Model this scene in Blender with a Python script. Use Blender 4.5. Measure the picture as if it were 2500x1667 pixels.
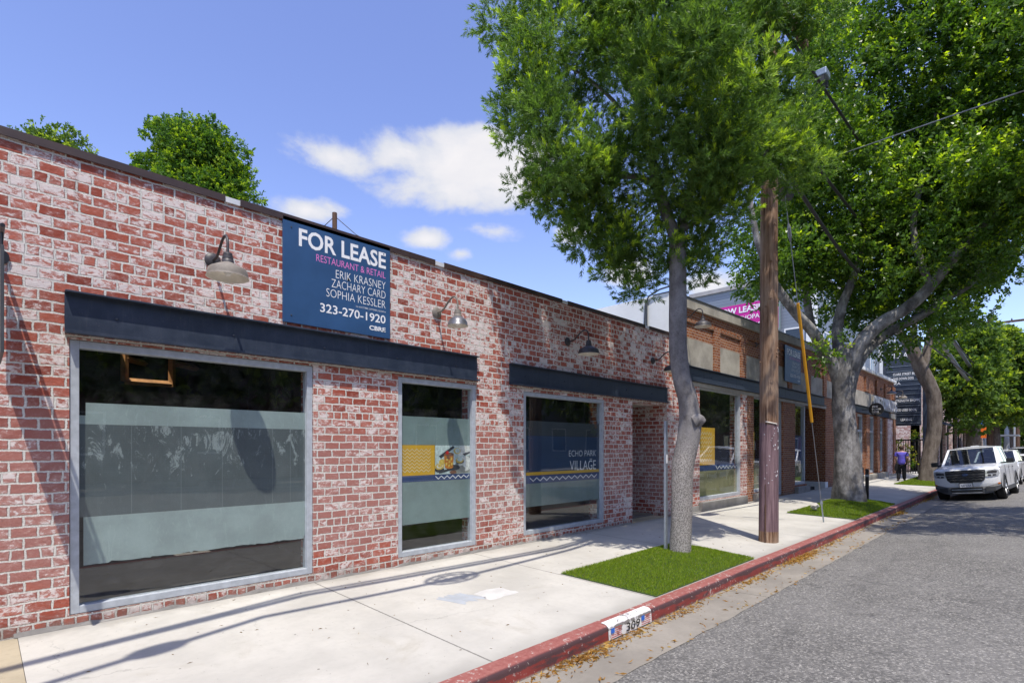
import bpy, bmesh, math, random
import numpy as np
from mathutils import Vector, Matrix
R = math.radians
random.seed(7)
for _o in list(bpy.data.objects): bpy.data.objects.remove(_o)
SC = bpy.context.scene
COL = SC.collection

# ------------------------------------------------------------------ camera
CX, CY, CZ = 0.0, -5.742, 1.5
YAW = R(44.89)
cam = bpy.data.objects.new('camera', bpy.data.cameras.new('camera'))
COL.objects.link(cam)
cam.location = (CX, CY, CZ)
cam.rotation_euler = (R(90), 0, YAW - R(90))
cam.data.sensor_width = 36
cam.data.lens = 18.72
cam.data.shift_y = 0.1034
cam.data.clip_start = 0.05
cam.data.clip_end = 3000
SC.camera = cam
FX, FY = math.cos(YAW), math.sin(YAW)

def at(px, py, f):
    """measured pixel (2500 px wide photo) and forward distance -> world point"""
    u = (px - 1250) / 1300.0; v = (1092 - py) / 1300.0
    return Vector((CX + f * (FX + u * FY), CY + f * (FY - u * FX), CZ + f * v))

def wx(px, y=0.0):
    u = (px - 1250) / 1300.0
    return (y - CY) / (FY - u * FX) * (FX + u * FY)

# ------------------------------------------------------------------ light
ELEV = R(66.5)
SAZ = Vector((-0.617, -0.787, 0)).normalized()
SUNV = SAZ * math.cos(ELEV) + Vector((0, 0, math.sin(ELEV)))
sd = bpy.data.lights.new('sun', 'SUN')
sd.energy = 3.1
sd.angle = R(0.45)
sd.color = (1.0, 0.94, 0.85)
so = bpy.data.objects.new('sun', sd)
COL.objects.link(so)
so.rotation_euler = (-SUNV).to_track_quat('-Z', 'Y').to_euler()
so.location = (-10, -15, 40)

W = bpy.data.worlds.new('World')
SC.world = W
W.use_nodes = True
SC.view_settings.view_transform = 'Standard'
SC.view_settings.look = 'None'
SC.view_settings.gamma = 1
SC.view_settings.exposure = 0.82

class NT:
    """small node-tree helper"""
    def __init__(s, tree):
        s.t = tree; s.n = tree.nodes; s.l = tree.links
    def add(s, typ, **kw):
        nd = s.n.new(typ)
        for k, v in kw.items(): setattr(nd, k, v)
        return nd
    def put(s, sock, v):
        if isinstance(v, bpy.types.NodeSocket): s.l.new(v, sock)
        elif v is not None:
            try: sock.default_value = v
            except Exception: sock.default_value = tuple(v) + (1,)
    def math(s, op, a, b=None, c=None, clamp=False):
        nd = s.add('ShaderNodeMath', operation=op, use_clamp=clamp)
        for i, v in enumerate((a, b, c)):
            if v is not None: s.put(nd.inputs[i], v)
        return nd.outputs[0]
    def vmath(s, op, a, b=None):
        nd = s.add('ShaderNodeVectorMath', operation=op)
        s.put(nd.inputs[0], a)
        if b is not None: s.put(nd.inputs[1], b)
        return nd.outputs['Value'] if op in ('DOT_PRODUCT', 'LENGTH') else nd.outputs[0]
    def mix(s, f, a, b, mode='MIX'):
        nd = s.add('ShaderNodeMix', data_type='RGBA', blend_type=mode)
        s.put(nd.inputs[0], f); s.put(nd.inputs[6], a); s.put(nd.inputs[7], b)
        return nd.outputs[2]
    def noise(s, vec, scale, detail=4, rough=.55, dist=0, dims='3D'):
        nd = s.add('ShaderNodeTexNoise', noise_dimensions=dims)
        if vec is not None: s.put(nd.inputs['Vector'], vec)
        nd.inputs['Scale'].default_value = scale
        nd.inputs['Detail'].default_value = detail
        nd.inputs['Roughness'].default_value = rough
        nd.inputs['Distortion'].default_value = dist
        return nd
    def vor(s, vec, scale, feature='F1', rnd=1):
        nd = s.add('ShaderNodeTexVoronoi', feature=feature)
        if vec is not None: s.put(nd.inputs['Vector'], vec)
        nd.inputs['Scale'].default_value = scale
        nd.inputs['Randomness'].default_value = rnd
        return nd
    def ramp(s, f, stops, interp='LINEAR'):
        nd = s.add('ShaderNodeValToRGB')
        nd.color_ramp.interpolation = interp
        e = nd.color_ramp.elements
        while len(e) < len(stops): e.new(.5)
        for k, (p, c) in enumerate(stops):
            e[k].position = p
            e[k].color = (c, c, c, 1) if isinstance(c, (int, float)) else tuple(c) + (1,)
        s.put(nd.inputs[0], f)
        return nd.outputs[0]
    def step(s, v, a, b):
        nd = s.add('ShaderNodeMapRange', interpolation_type='SMOOTHSTEP')
        s.put(nd.inputs[0], v); nd.inputs[1].default_value = a; nd.inputs[2].default_value = b
        return nd.outputs[0]
    def sep(s, v):
        nd = s.add('ShaderNodeSeparateXYZ'); s.put(nd.inputs[0], v); return nd.outputs
    def comb(s, x, y, z):
        nd = s.add('ShaderNodeCombineXYZ')
        for i, v in enumerate((x, y, z)): s.put(nd.inputs[i], v)
        return nd.outputs[0]
    def coord(s, which='Object'):
        return s.add('ShaderNodeTexCoord').outputs[which]
    def bump(s, h, strength=.4, dist=.01, normal=None):
        nd = s.add('ShaderNodeBump')
        nd.inputs['Strength'].default_value = strength
        nd.inputs['Distance'].default_value = dist
        s.put(nd.inputs['Height'], h)
        if normal is not None: s.put(nd.inputs['Normal'], normal)
        return nd.outputs[0]

# ---- sky: Nishita plus a few fair-weather clouds at infinity
def build_world():
    t = NT(W.node_tree)
    for nd in list(t.n): t.n.remove(nd)
    out = t.add('ShaderNodeOutputWorld'); bg = t.add('ShaderNodeBackground')
    t.l.new(bg.outputs[0], out.inputs[0])
    sky = t.add('ShaderNodeTexSky', sky_type='NISHITA')
    sky.sun_disc = False
    sky.sun_elevation = ELEV
    sky.sun_rotation = math.atan2(SAZ.x, SAZ.y)
    sky.air_density = 1.0; sky.dust_density = 0.6; sky.ozone_density = 2.2
    hs = t.add('ShaderNodeHueSaturation')
    hs.inputs['Hue'].default_value = 0.520
    hs.inputs['Saturation'].default_value = 1.05
    hs.inputs['Value'].default_value = 1.3
    t.l.new(sky.outputs[0], hs.inputs['Color'])
    d = t.coord('Generated')
    x, y, z = t.sep(d)
    az = t.math('ARCTAN2', y, x)
    el = t.math('ARCSINE', z)
    p = t.comb(az, t.math('MULTIPLY', el, 1.7), 0)
    n1 = t.noise(p, 6.5, 8, .6, .3).outputs[0]
    n2 = t.noise(p, 17, 5, .6).outputs[0]
    nn = t.math('ADD', t.math('MULTIPLY', t.math('SUBTRACT', n1, .5), 2.2), t.math('MULTIPLY', t.math('SUBTRACT', n2, .5), .8))
    acc = None; low = None
    blobs = [(815, 385, 90, 46, .9), (1000, 370, 110, 55, 1), (1130, 395, 150, 78, 1.25), (1250, 430, 130, 90, 1.2), (1180, 345, 90, 40, 1.05), (1090, 465, 150, 45, .8),
             (745, 512, 75, 30, .9), (690, 535, 45, 22, .8), (1040, 585, 58, 26, .85), (1125, 620, 34, 18, .7), (1398, 570, 42, 26, .95), (1530, 660, 70, 34, .9), (1200, 565, 60, 20, .5),
             (1740, 690, 90, 40, .9), (2900, 500, 200, 60, 1)]
    for px, py, rx, ry, w in blobs:
        v = at(px, py, 1) - Vector((CX, CY, CZ)); v.normalize()
        a0 = math.atan2(v.y, v.x); e0 = math.asin(v.z)
        va = at(px + rx, py, 1) - Vector((CX, CY, CZ)); ve = at(px, py - ry, 1) - Vector((CX, CY, CZ)); va.normalize(); ve.normalize()
        ra = abs(math.atan2(va.y, va.x) - a0); re = abs(math.asin(ve.z) - e0)
        dx = t.math('MULTIPLY', t.math('SUBTRACT', az, a0), 1 / ra)
        dy = t.math('MULTIPLY', t.math('SUBTRACT', el, e0), 1 / re)
        r2 = t.math('ADD', t.math('MULTIPLY', dx, dx), t.math('MULTIPLY', dy, dy))
        m = t.math('MULTIPLY', t.math('SUBTRACT', 1.25, t.math('SQRT', r2)), w)
        acc = m if acc is None else t.math('SMOOTH_MAX', acc, m, .25)
    dens = t.step(t.math('ADD', acc, nn), -.12, .62)
    body = t.step(t.math('ADD', acc, t.math('MULTIPLY', nn, 1.2)), .35, 1.25)
    ccol = t.mix(body, (3.7, 3.8, 4.1, 1), (4.7, 4.55, 4.5, 1))
    ccol = t.mix(t.math('MULTIPLY', t.step(n1, .45, .7), .25), ccol, (3.35, 3.45, 3.75, 1))
    f = t.mix(t.math('MULTIPLY', dens, .93), hs.outputs[0], ccol)
    t.l.new(f, bg.inputs[0])
    bg.inputs[1].default_value = 0.118
build_world()

# ------------------------------------------------------------------ geometry helpers
class MB:
    def __init__(s): s.v = []; s.f = []; s.m = []; s.mi = 0
    def quad(s, *p):
        b = len(s.v); s.v += [tuple(q) for q in p]; s.f.append(tuple(range(b, b + len(p)))); s.m.append(s.mi)
    def box(s, x0, x1, y0, y1, z0, z1, M=None):
        c = [(x0, y0, z0), (x1, y0, z0), (x1, y1, z0), (x0, y1, z0), (x0, y0, z1), (x1, y0, z1), (x1, y1, z1), (x0, y1, z1)]
        if M is not None: c = [tuple(M @ Vector(q)) for q in c]
        b = len(s.v); s.v += c
        for f in ((0, 3, 2, 1), (4, 5, 6, 7), (0, 1, 5, 4), (1, 2, 6, 5), (2, 3, 7, 6), (3, 0, 4, 7)):
            s.f.append(tuple(b + i for i in f)); s.m.append(s.mi)
        return s
    def tube(s, pts, rad, n=8, cap=True, flat=1.0):
        pts = [Vector(p) for p in pts]
        if isinstance(rad, (int, float)): rad = [rad] * len(pts)
        b = len(s.v); up = None
        for i, p in enumerate(pts):
            d = (pts[min(i + 1, len(pts) - 1)] - pts[max(i - 1, 0)]).normalized()
            if up is None:
                up = Vector((0, 0, 1)) if abs(d.z) < .9 else Vector((1, 0, 0))
            a = d.cross(up).normalized(); c = a.cross(d).normalized(); up = c
            for k in range(n):
                t = 2 * math.pi * k / n
                s.v.append(tuple(p + (a * math.cos(t) + c * math.sin(t) * flat) * rad[i]))
        for i in range(len(pts) - 1):
            for k in range(n):
                s.f.append((b + i * n + k, b + i * n + (k + 1) % n, b + (i + 1) * n + (k + 1) % n, b + (i + 1) * n + k)); s.m.append(s.mi)
        if cap:
            s.f.append(tuple(b + k for k in range(n))[::-1]); s.m.append(s.mi)
            e = b + (len(pts) - 1) * n
            s.f.append(tuple(e + k for k in range(n))); s.m.append(s.mi)
        return s
    def lathe(s, prof, o=(0, 0, 0), n=24, axis='Z', cap0=False, cap1=False):
        b = len(s.v); o = Vector(o)
        for r, h in prof:
            for k in range(n):
                t = 2 * math.pi * k / n
                p = (r * math.cos(t), r * math.sin(t), h)
                if axis == 'Y': p = (p[0], -p[2], p[1])
                if axis == 'X': p = (p[2], p[0], p[1])
                s.v.append(tuple(o + Vector(p)))
        for i in range(len(prof) - 1):
            for k in range(n):
                s.f.append((b + i * n + k, b + i * n + (k + 1) % n, b + (i + 1) * n + (k + 1) % n, b + (i + 1) * n + k)); s.m.append(s.mi)
        if cap0: s.f.append(tuple(b + k for k in range(n))[::-1]); s.m.append(s.mi)
        if cap1:
            e = b + (len(prof) - 1) * n
            s.f.append(tuple(e + k for k in range(n))); s.m.append(s.mi)
        return s
    def prism(s, poly, o, u, v, n, d):
        """polygon (a,b) in the plane u,v at o, thickness d along n"""
        o, u, v, n = Vector(o), Vector(u), Vector(v), Vector(n)
        b = len(s.v); k = len(poly)
        for a, c in poly: s.v.append(tuple(o + u * a + v * c))
        for a, c in poly: s.v.append(tuple(o + u * a + v * c + n * d))
        s.f.append(tuple(b + i for i in range(k))); s.m.append(s.mi)
        s.f.append(tuple(b + k + i for i in range(k))[::-1]); s.m.append(s.mi)
        for i in range(k):
            j = (i + 1) % k
            s.f.append((b + i, b + k + i, b + k + j, b + j)); s.m.append(s.mi)
        return s
    def wall(s, o, u, n, w0, w1, h0, h1, holes, th, top=None):
        """wall with rectangular holes; o origin, u along, n outward normal; front face at o, thickness behind it.
        top: optional function of w giving the height of the upper edge"""
        o, u, n = Vector(o), Vector(u), Vector(n); z = Vector((0, 0, 1))
        ws = sorted({w0, w1, *[a for h in holes for a in h[:2] if w0 < a < w1]})
        hs = sorted({h0, h1, *[a for h in holes for a in h[2:4] if h0 < a < h1]})
        def solid(i, j):
            if i < 0 or j < 0 or i >= len(ws) - 1 or j >= len(hs) - 1: return False
            a = (ws[i] + ws[i + 1]) / 2; c = (hs[j] + hs[j + 1]) / 2
            return not any(h[0] < a < h[1] and h[2] < c < h[3] for h in holes)
        def P(w, h, d):
            if top and h == h1: h = top(w)
            return o + u * w + z * h - n * d
        for i in range(len(ws) - 1):
            for j in range(len(hs) - 1):
                if not solid(i, j): continue
                a, c, e, g = ws[i], ws[i + 1], hs[j], hs[j + 1]
                s.quad(P(a, e, 0), P(c, e, 0), P(c, g, 0), P(a, g, 0))
                s.quad(P(c, e, th), P(a, e, th), P(a, g, th), P(c, g, th))
                if not solid(i - 1, j): s.quad(P(a, e, th), P(a, e, 0), P(a, g, 0), P(a, g, th))
                if not solid(i + 1, j): s.quad(P(c, e, 0), P(c, e, th), P(c, g, th), P(c, g, 0))
                if not solid(i, j - 1): s.quad(P(a, e, th), P(c, e, th), P(c, e, 0), P(a, e, 0))
                if not solid(i, j + 1): s.quad(P(a, g, 0), P(c, g, 0), P(c, g, th), P(a, g, th))
        return s
    def build(s, name, mats, parent=None, smooth=False, bevel=0, local=False, weld=True, angle=40):
        me = bpy.data.meshes.new(name)
        me.from_pydata(s.v, [], s.f)
        if not isinstance(mats, (list, tuple)): mats = [mats]
        for m in mats: me.materials.append(m)
        me.polygons.foreach_set('material_index', s.m)
        if weld or bevel:
            bm = bmesh.new(); bm.from_mesh(me)
            bmesh.ops.remove_doubles(bm, verts=bm.verts, dist=1e-5)
            bmesh.ops.recalc_face_normals(bm, faces=bm.faces)
            if bevel:
                es = [e for e in bm.edges if len(e.link_faces) == 2 and e.calc_face_angle(0) > R(30)]
                bmesh.ops.bevel(bm, geom=es, offset=bevel, segments=2, profile=.6, affect='EDGES', clamp_overlap=True)
            bm.to_mesh(me); bm.free()
        uvmap(me)
        if smooth:
            me.polygons.foreach_set('use_smooth', [True] * len(me.polygons))
            if angle < 180: me.set_sharp_from_angle(angle=R(angle))
        o = bpy.data.objects.new(name, me)
        COL.objects.link(o)
        if parent is not None:
            if not local:
                w = wloc(parent)
                me.transform(Matrix.Translation(-w))
            o.parent = parent
        return o

def wloc(o):
    v = Vector((0, 0, 0))
    while o is not None:
        v = v + o.location; o = o.parent
    return v

def uvmap(me):
    """box-projected UVs in metres"""
    uv = me.uv_layers.new(name='UVMap')
    nl = len(me.loops)
    if nl == 0: return
    co = np.empty(len(me.vertices) * 3); me.vertices.foreach_get('co', co); co = co.reshape(-1, 3)
    vi = np.empty(nl, dtype=np.int32); me.loops.foreach_get('vertex_index', vi)
    pn = np.empty(len(me.polygons) * 3); me.polygons.foreach_get('normal', pn); pn = np.abs(pn.reshape(-1, 3))
    lt = np.empty(len(me.polygons), dtype=np.int32); me.polygons.foreach_get('loop_total', lt)
    ax = np.repeat(np.argmax(pn, 1), lt)
    c = co[vi]
    u = np.where(ax == 0, c[:, 1], c[:, 0])
    v = np.where(ax == 2, c[:, 1], c[:, 2])
    uv.data.foreach_set('uv', np.stack([u, v], 1).ravel().astype(np.float32))

def tag(o, label=None, cat=None, group=None, kind=None):
    if label: o['label'] = label
    if cat: o['category'] = cat
    if group: o['group'] = group
    if kind: o['kind'] = kind
    return o

def thing(name, loc, label, cat, group=None, rz=0):
    o = bpy.data.objects.new(name, None)
    o.empty_display_size = .2
    COL.objects.link(o)
    o.location = loc; o.rotation_euler = (0, 0, rz)
    return tag(o, label, cat, group)

def copy_tree(o, parent=None):
    c = o.copy(); COL.objects.link(c)
    if parent is not None: c.parent = parent
    for ch in [k for k in o.children]: copy_tree(ch, c)
    return c

def text(s, o, u, v, x0, x1, z0, cap, mat, name, parent, bold=0.0, th=0.004):
    """lettering fitted to the box x0..x1 (along u) and z0..z0+cap (along v) on the plane through o"""
    cu = bpy.data.curves.new('t', 'FONT'); cu.body = s; cu.offset = bold; cu.resolution_u = 3
    ob = bpy.data.objects.new('t', cu); COL.objects.link(ob)
    bpy.context.view_layer.update()
    me = bpy.data.meshes.new_from_object(ob.evaluated_get(bpy.context.evaluated_depsgraph_get()))
    bpy.data.objects.remove(ob)
    n = len(me.vertices)
    co = np.empty(n * 3); me.vertices.foreach_get('co', co); co = co.reshape(-1, 3)
    lo, hi = co.min(0), co.max(0)
    a = x0 + (co[:, 0] - lo[0]) / max(hi[0] - lo[0], 1e-6) * (x1 - x0)
    b = z0 + (co[:, 1] - lo[1]) / max(hi[1] - lo[1], 1e-6) * cap
    o, u, v = Vector(o), Vector(u), Vector(v)
    w = wloc(parent) if parent is not None else Vector((0, 0, 0))
    nn = u.cross(v)
    q = [tuple(o + u * a[i] + v * b[i] + nn * th - w) for i in range(n)]
    me2 = bpy.data.meshes.new(name)
    me2.from_pydata(q, [], [tuple(p.vertices) for p in me.polygons])
    me2.materials.append(mat)
    ob = bpy.data.objects.new(name, me2); COL.objects.link(ob)
    ob.parent = parent
    bpy.data.meshes.remove(me)
    return ob
# ------------------------------------------------------------------ materials
def newmat(name, rough=.6, metal=0, spec=.5, color=None):
    m = bpy.data.materials.new(name); m.use_nodes = True
    t = NT(m.node_tree); b = t.n['Principled BSDF']
    b.inputs['Roughness'].default_value = rough
    b.inputs['Metallic'].default_value = metal
    b.inputs['Specular IOR Level'].default_value = spec
    if color: b.inputs['Base Color'].default_value = tuple(color) + (1,)
    return m, t, b

def plain(name, color, rough=.6, metal=0, spec=.5, var=.12, scale=6, bump=0):
    """painted / moulded surface with slight mottling and dirt"""
    m, t, b = newmat(name, rough, metal, spec)
    p = t.coord('Object')
    n = t.noise(p, scale, 6, .6).outputs[0]
    k = t.step(n, .3, .75)
    c1 = tuple(c * (1 - var) for c in color); c2 = tuple(min(1, c * (1 + var)) for c in color)
    t.put(b.inputs['Base Color'], t.mix(k, c1 + (1,), c2 + (1,)))
    t.put(b.inputs['Roughness'], t.math('ADD', t.math('MULTIPLY', n, .2), rough - .1))
    if bump: t.put(b.inputs['Normal'], t.bump(t.noise(p, scale * 8, 4, .6).outputs[0], bump, .01))
    return m

def brick_mat(name, cols, mortar, bw=.173, rh=.0868, mort=.0085, white=.0, wcol=(.80, .765, .725), faded=False, rough_brick=.45, squash=7, bumpd=.02):
    m, t, b = newmat(name, .85, 0, .25)
    uv = t.coord('UV')
    wob = t.noise(uv, 9, 3, .6).outputs['Color']
    wob2 = t.noise(uv, 60, 3, .6).outputs['Color']
    q = t.vmath('ADD', uv, t.vmath('MULTIPLY', t.vmath('SUBTRACT', wob, (.5, .5, .5)), (.028, .022, 0)))
    q = t.vmath('ADD', q, t.vmath('MULTIPLY', t.vmath('SUBTRACT', wob2, (.5, .5, .5)), (.009, .009, 0)))
    br = t.add('ShaderNodeTexBrick', offset=.5, offset_frequency=2, squash=.52, squash_frequency=squash)
    t.put(br.inputs['Vector'], q)
    for k, v in (('Color1', (0, 0, 0, 1)), ('Color2', (1, 1, 1, 1)), ('Mortar', (.5, .5, .5, 1)), ('Scale', 1.0), ('Mortar Size', mort), ('Mortar Smooth', .35), ('Bias', 0.0), ('Brick Width', bw), ('Row Height', rh)):
        br.inputs[k].default_value = v
    rnd = t.sep(br.outputs['Color'])[0]
    fac = br.outputs['Fac']
    n1 = t.noise(q, 26, 6, .7).outputs[0]
    n2 = t.noise(q, 110, 5, .65).outputs[0]
    base = t.ramp(rnd, [(0, cols[0]), (.3, cols[1]), (.65, cols[2]), (1, cols[3])])
    base = t.mix(t.math('MULTIPLY', t.step(n2, .35, .75), .4), base, tuple(c * .55 for c in cols[1]) + (1,))
    if faded:
        z = t.sep(uv)[1]; big = t.noise(uv, 1.1, 3, .6).outputs[0]
        k = t.math('SUBTRACT', t.math('ADD', z, t.math('MULTIPLY', t.math('SUBTRACT', big, .5), 1.6)), 0)
        k = t.math('MULTIPLY', t.step(k, 2.1, 1.3), t.step(k, .15, .5))
        fm = t.mix(t.step(n2, .3, .8), (.35, .16, .135, 1), (.43, .225, .195, 1))
        base = t.mix(t.math('MULTIPLY', k, .8), base, fm)
    if white:
        big = t.noise(uv, .9, 4, .6).outputs[0]
        pat = t.noise(t.vmath('MULTIPLY', q, (1, 1.6, 1)), 13, 8, .74, .35).outputs[0]
        rv = t.math('MULTIPLY', t.math('SUBTRACT', t.math('FRACT', t.math('MULTIPLY', rnd, 7.31)), .5), .22)
        s = t.math('ADD', t.math('ADD', pat, rv), t.math('MULTIPLY', t.math('SUBTRACT', big, .5), .3))
        if faded: s = t.math('SUBTRACT', s, t.math('MULTIPLY', k, .06))
        hard = t.step(s, .57 - white, .66 - white)
        soft = t.math('MULTIPLY', t.step(s, .42 - white, .66 - white), .42)
        base = t.mix(soft, base, (.62, .42, .37, 1))
        base = t.mix(t.math('MULTIPLY', hard, .74), base, wcol + (1,))
    mm = t.mix(t.step(n2, .3, .75), tuple(c * .68 for c in mortar) + (1,), tuple(min(1, c * 1.08) for c in mortar) + (1,))
    mm = t.mix(t.math('MULTIPLY', t.step(t.noise(uv, 4, 5, .7).outputs[0], .52, .75), .35), mm, tuple(c * .5 for c in mortar) + (1,))
    col = t.mix(fac, base, mm)
    # dark stain spots
    st = t.step(t.noise(uv, 2.3, 6, .75).outputs[0], .62, .8)
    col = t.mix(t.math('MULTIPLY', st, .4), col, tuple(c * .35 for c in cols[1]) + (1,))
    zz = t.sep(uv)[1]
    gr = t.step(t.math('ADD', zz, t.math('MULTIPLY', t.math('SUBTRACT', t.noise(uv, 5, 6, .7).outputs[0], .5), .5)), .16, -.04)
    col = t.mix(t.math('MULTIPLY', gr, .6), col, (.16, .135, .115, 1))
    drip = t.math('MULTIPLY', t.step(t.noise(t.vmath('MULTIPLY', uv, (9, .55, 1)), 1.6, 5, .65).outputs[0], .60, .74), t.step(zz, 2.2, 3.9))
    col = t.mix(t.math('MULTIPLY', drip, .35), col, (.10, .075, .065, 1))
    t.put(b.inputs['Base Color'], col)
    h = t.math('SUBTRACT', t.math('MULTIPLY', n1, rough_brick), t.math('MULTIPLY', fac, 1.0))
    h = t.math('ADD', h, t.math('MULTIPLY', n2, .3))
    t.put(b.inputs['Normal'], t.bump(h, .85, bumpd))
    return m

M = {}
M['brick_white'] = brick_mat('whitewashed brick', [(.24, .050, .032), (.37, .083, .052), (.45, .125, .08), (.33, .09, .06)], (.78, .745, .675), mort=.0093, white=.065, faded=True)
M['brick_orange'] = brick_mat('old orange brick', [(.20, .06, .025), (.30, .10, .038), (.38, .15, .06), (.26, .08, .035)], (.54, .47, .39), bw=.15, rh=.066, mort=.0062, squash=6, rough_brick=.6)
M['brick_dark'] = brick_mat('dark painted brick', [(.13, .05, .045), (.17, .07, .06), (.2, .09, .08), (.15, .06, .05)], (.33, .28, .28), bw=.2, rh=.09)
M['brick_pale'] = brick_mat('pale pink brick', [(.38, .18, .15), (.42, .22, .2), (.5, .3, .27), (.36, .17, .15)], (.62, .58, .55), white=.09)

def concrete(name, c, var=.1, joints=(), sc=1.0, spots=True, bump=.15, rough=.85, yjoints=()):
    m, t, b = newmat(name, rough, 0, .3)
    uv = t.coord('UV')
    n1 = t.noise(uv, .8 * sc, 6, .62).outputs[0]; n2 = t.noise(uv, 14 * sc, 6, .7).outputs[0]; n3 = t.noise(uv, 160, 4, .7).outputs[0]
    lo = tuple(x * (1 - var) for x in c) + (1,); hi = tuple(min(1, x * (1 + var * .6)) for x in c) + (1,)
    col = t.mix(t.step(n1, .3, .7), lo, hi)
    col = t.mix(t.math('MULTIPLY', t.step(n2, .45, .8), .35), col, tuple(x * (1 - var * 1.8) for x in c) + (1,))
    col = t.mix(t.math('MULTIPLY', t.step(n3, .5, .9), .3), col, tuple(x * .72 for x in c) + (1,))
    # long faint scuffs along the pavement
    sc2 = t.noise(t.vmath('MULTIPLY', uv, (1.2, 14, 1)), 2.2, 5, .65).outputs[0]
    col = t.mix(t.math('MULTIPLY', t.step(sc2, .55, .8), .22), col, tuple(x * .75 for x in c) + (1,))
    if spots:
        v = t.vor(uv, 7.0)
        sp = t.math('MULTIPLY', t.step(v.outputs['Distance'], .085, .05), t.step(t.sep(v.outputs['Color'])[0], .72, .74))
        col = t.mix(t.math('MULTIPLY', sp, .75), col, (.10, .09, .08, 1))
        v = t.vor(uv, 31.0)
        sp = t.math('MULTIPLY', t.step(v.outputs['Distance'], .16, .1), t.step(t.sep(v.outputs['Color'])[0], .9, .92))
        col = t.mix(t.math('MULTIPLY', sp, .55), col, (.16, .13, .10, 1))
    h = t.math('MULTIPLY', n3, .5)
    x, y, z = t.sep(uv)
    if joints:
        n5 = t.noise(uv, 3.5, 6, .7).outputs[0]
        wd = t.math('MULTIPLY', t.step(t.math('ADD', y, t.math('MULTIPLY', t.math('SUBTRACT', n5, .5), .35)), -.22, .02), .55)
        kd = t.math('MULTIPLY', t.step(t.math('ADD', y, t.math('MULTIPLY', t.math('SUBTRACT', n5, .5), .3)), -2.68, -2.9), .45)
        col = t.mix(t.math('MAXIMUM', wd, kd), col, tuple(x_ * .5 for x_ in c) + (1,))
        blot = t.step(t.noise(uv, 1.7, 7, .72, .6).outputs[0], .54, .75)
        col = t.mix(t.math('MULTIPLY', blot, .5), col, tuple(x_ * w for x_, w in zip(c, (.72, .68, .6))) + (1,))
        cr = t.vor(t.vmath('ADD', uv, t.vmath('MULTIPLY', t.noise(uv, 3, 4, .6).outputs['Color'], (.4, .4, 0))), .33, 'DISTANCE_TO_EDGE').outputs['Distance']
        ck = t.math('MULTIPLY', t.step(cr, .0022, .0008), t.step(t.noise(uv, .5, 2, .5).outputs[0], .53, .6))
        col = t.mix(t.math('MULTIPLY', ck, .3), col, tuple(x_ * .35 for x_ in c) + (1,))
    wig = t.math('MULTIPLY', t.math('SUBTRACT', t.noise(uv, 25, 3, .6).outputs[0], .5), .012)
    for coordv, js in ((x, joints), (y, yjoints)):
        for j in js:
            d = t.math('ABSOLUTE', t.math('SUBTRACT', t.math('ADD', coordv, wig), j))
            k = t.step(d, .011, .004)
            col = t.mix(t.math('MULTIPLY', k, .75), col, tuple(x_ * .22 for x_ in c) + (1,))
            h = t.math('SUBTRACT', h, t.math('MULTIPLY', k, 1.5))
    t.put(b.inputs['Base Color'], col)
    t.put(b.inputs['Normal'], t.bump(h, bump, .01))
    return m
M['walk'] = concrete('sidewalk concrete', (.46, .442, .395), .16, joints=(-2.1, 2.644, 4.962, 7.6, 10.2, 13.32, 15.9, 18.6, 21.3, 24.0, 26.7, 29.4, 32.1, 34.8))
M['walk_old'] = concrete('old yellowed concrete', (.36, .31, .22), .25)
M['gutter'] = concrete('gutter concrete', (.33, .30, .255), .3, joints=(1.2, 6.3, 11.4, 16.6, 22), sc=1.6)
M['cement'] = concrete('bare cement render', (.40, .37, .31), .3, sc=2, spots=False, bump=.35)
M['cement_dark'] = concrete('grey cement', (.27, .255, .235), .3, sc=2, spots=False, bump=.35)
M['white_render'] = concrete('white painted render', (.82, .835, .83), .08, sc=1, spots=False)

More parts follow.
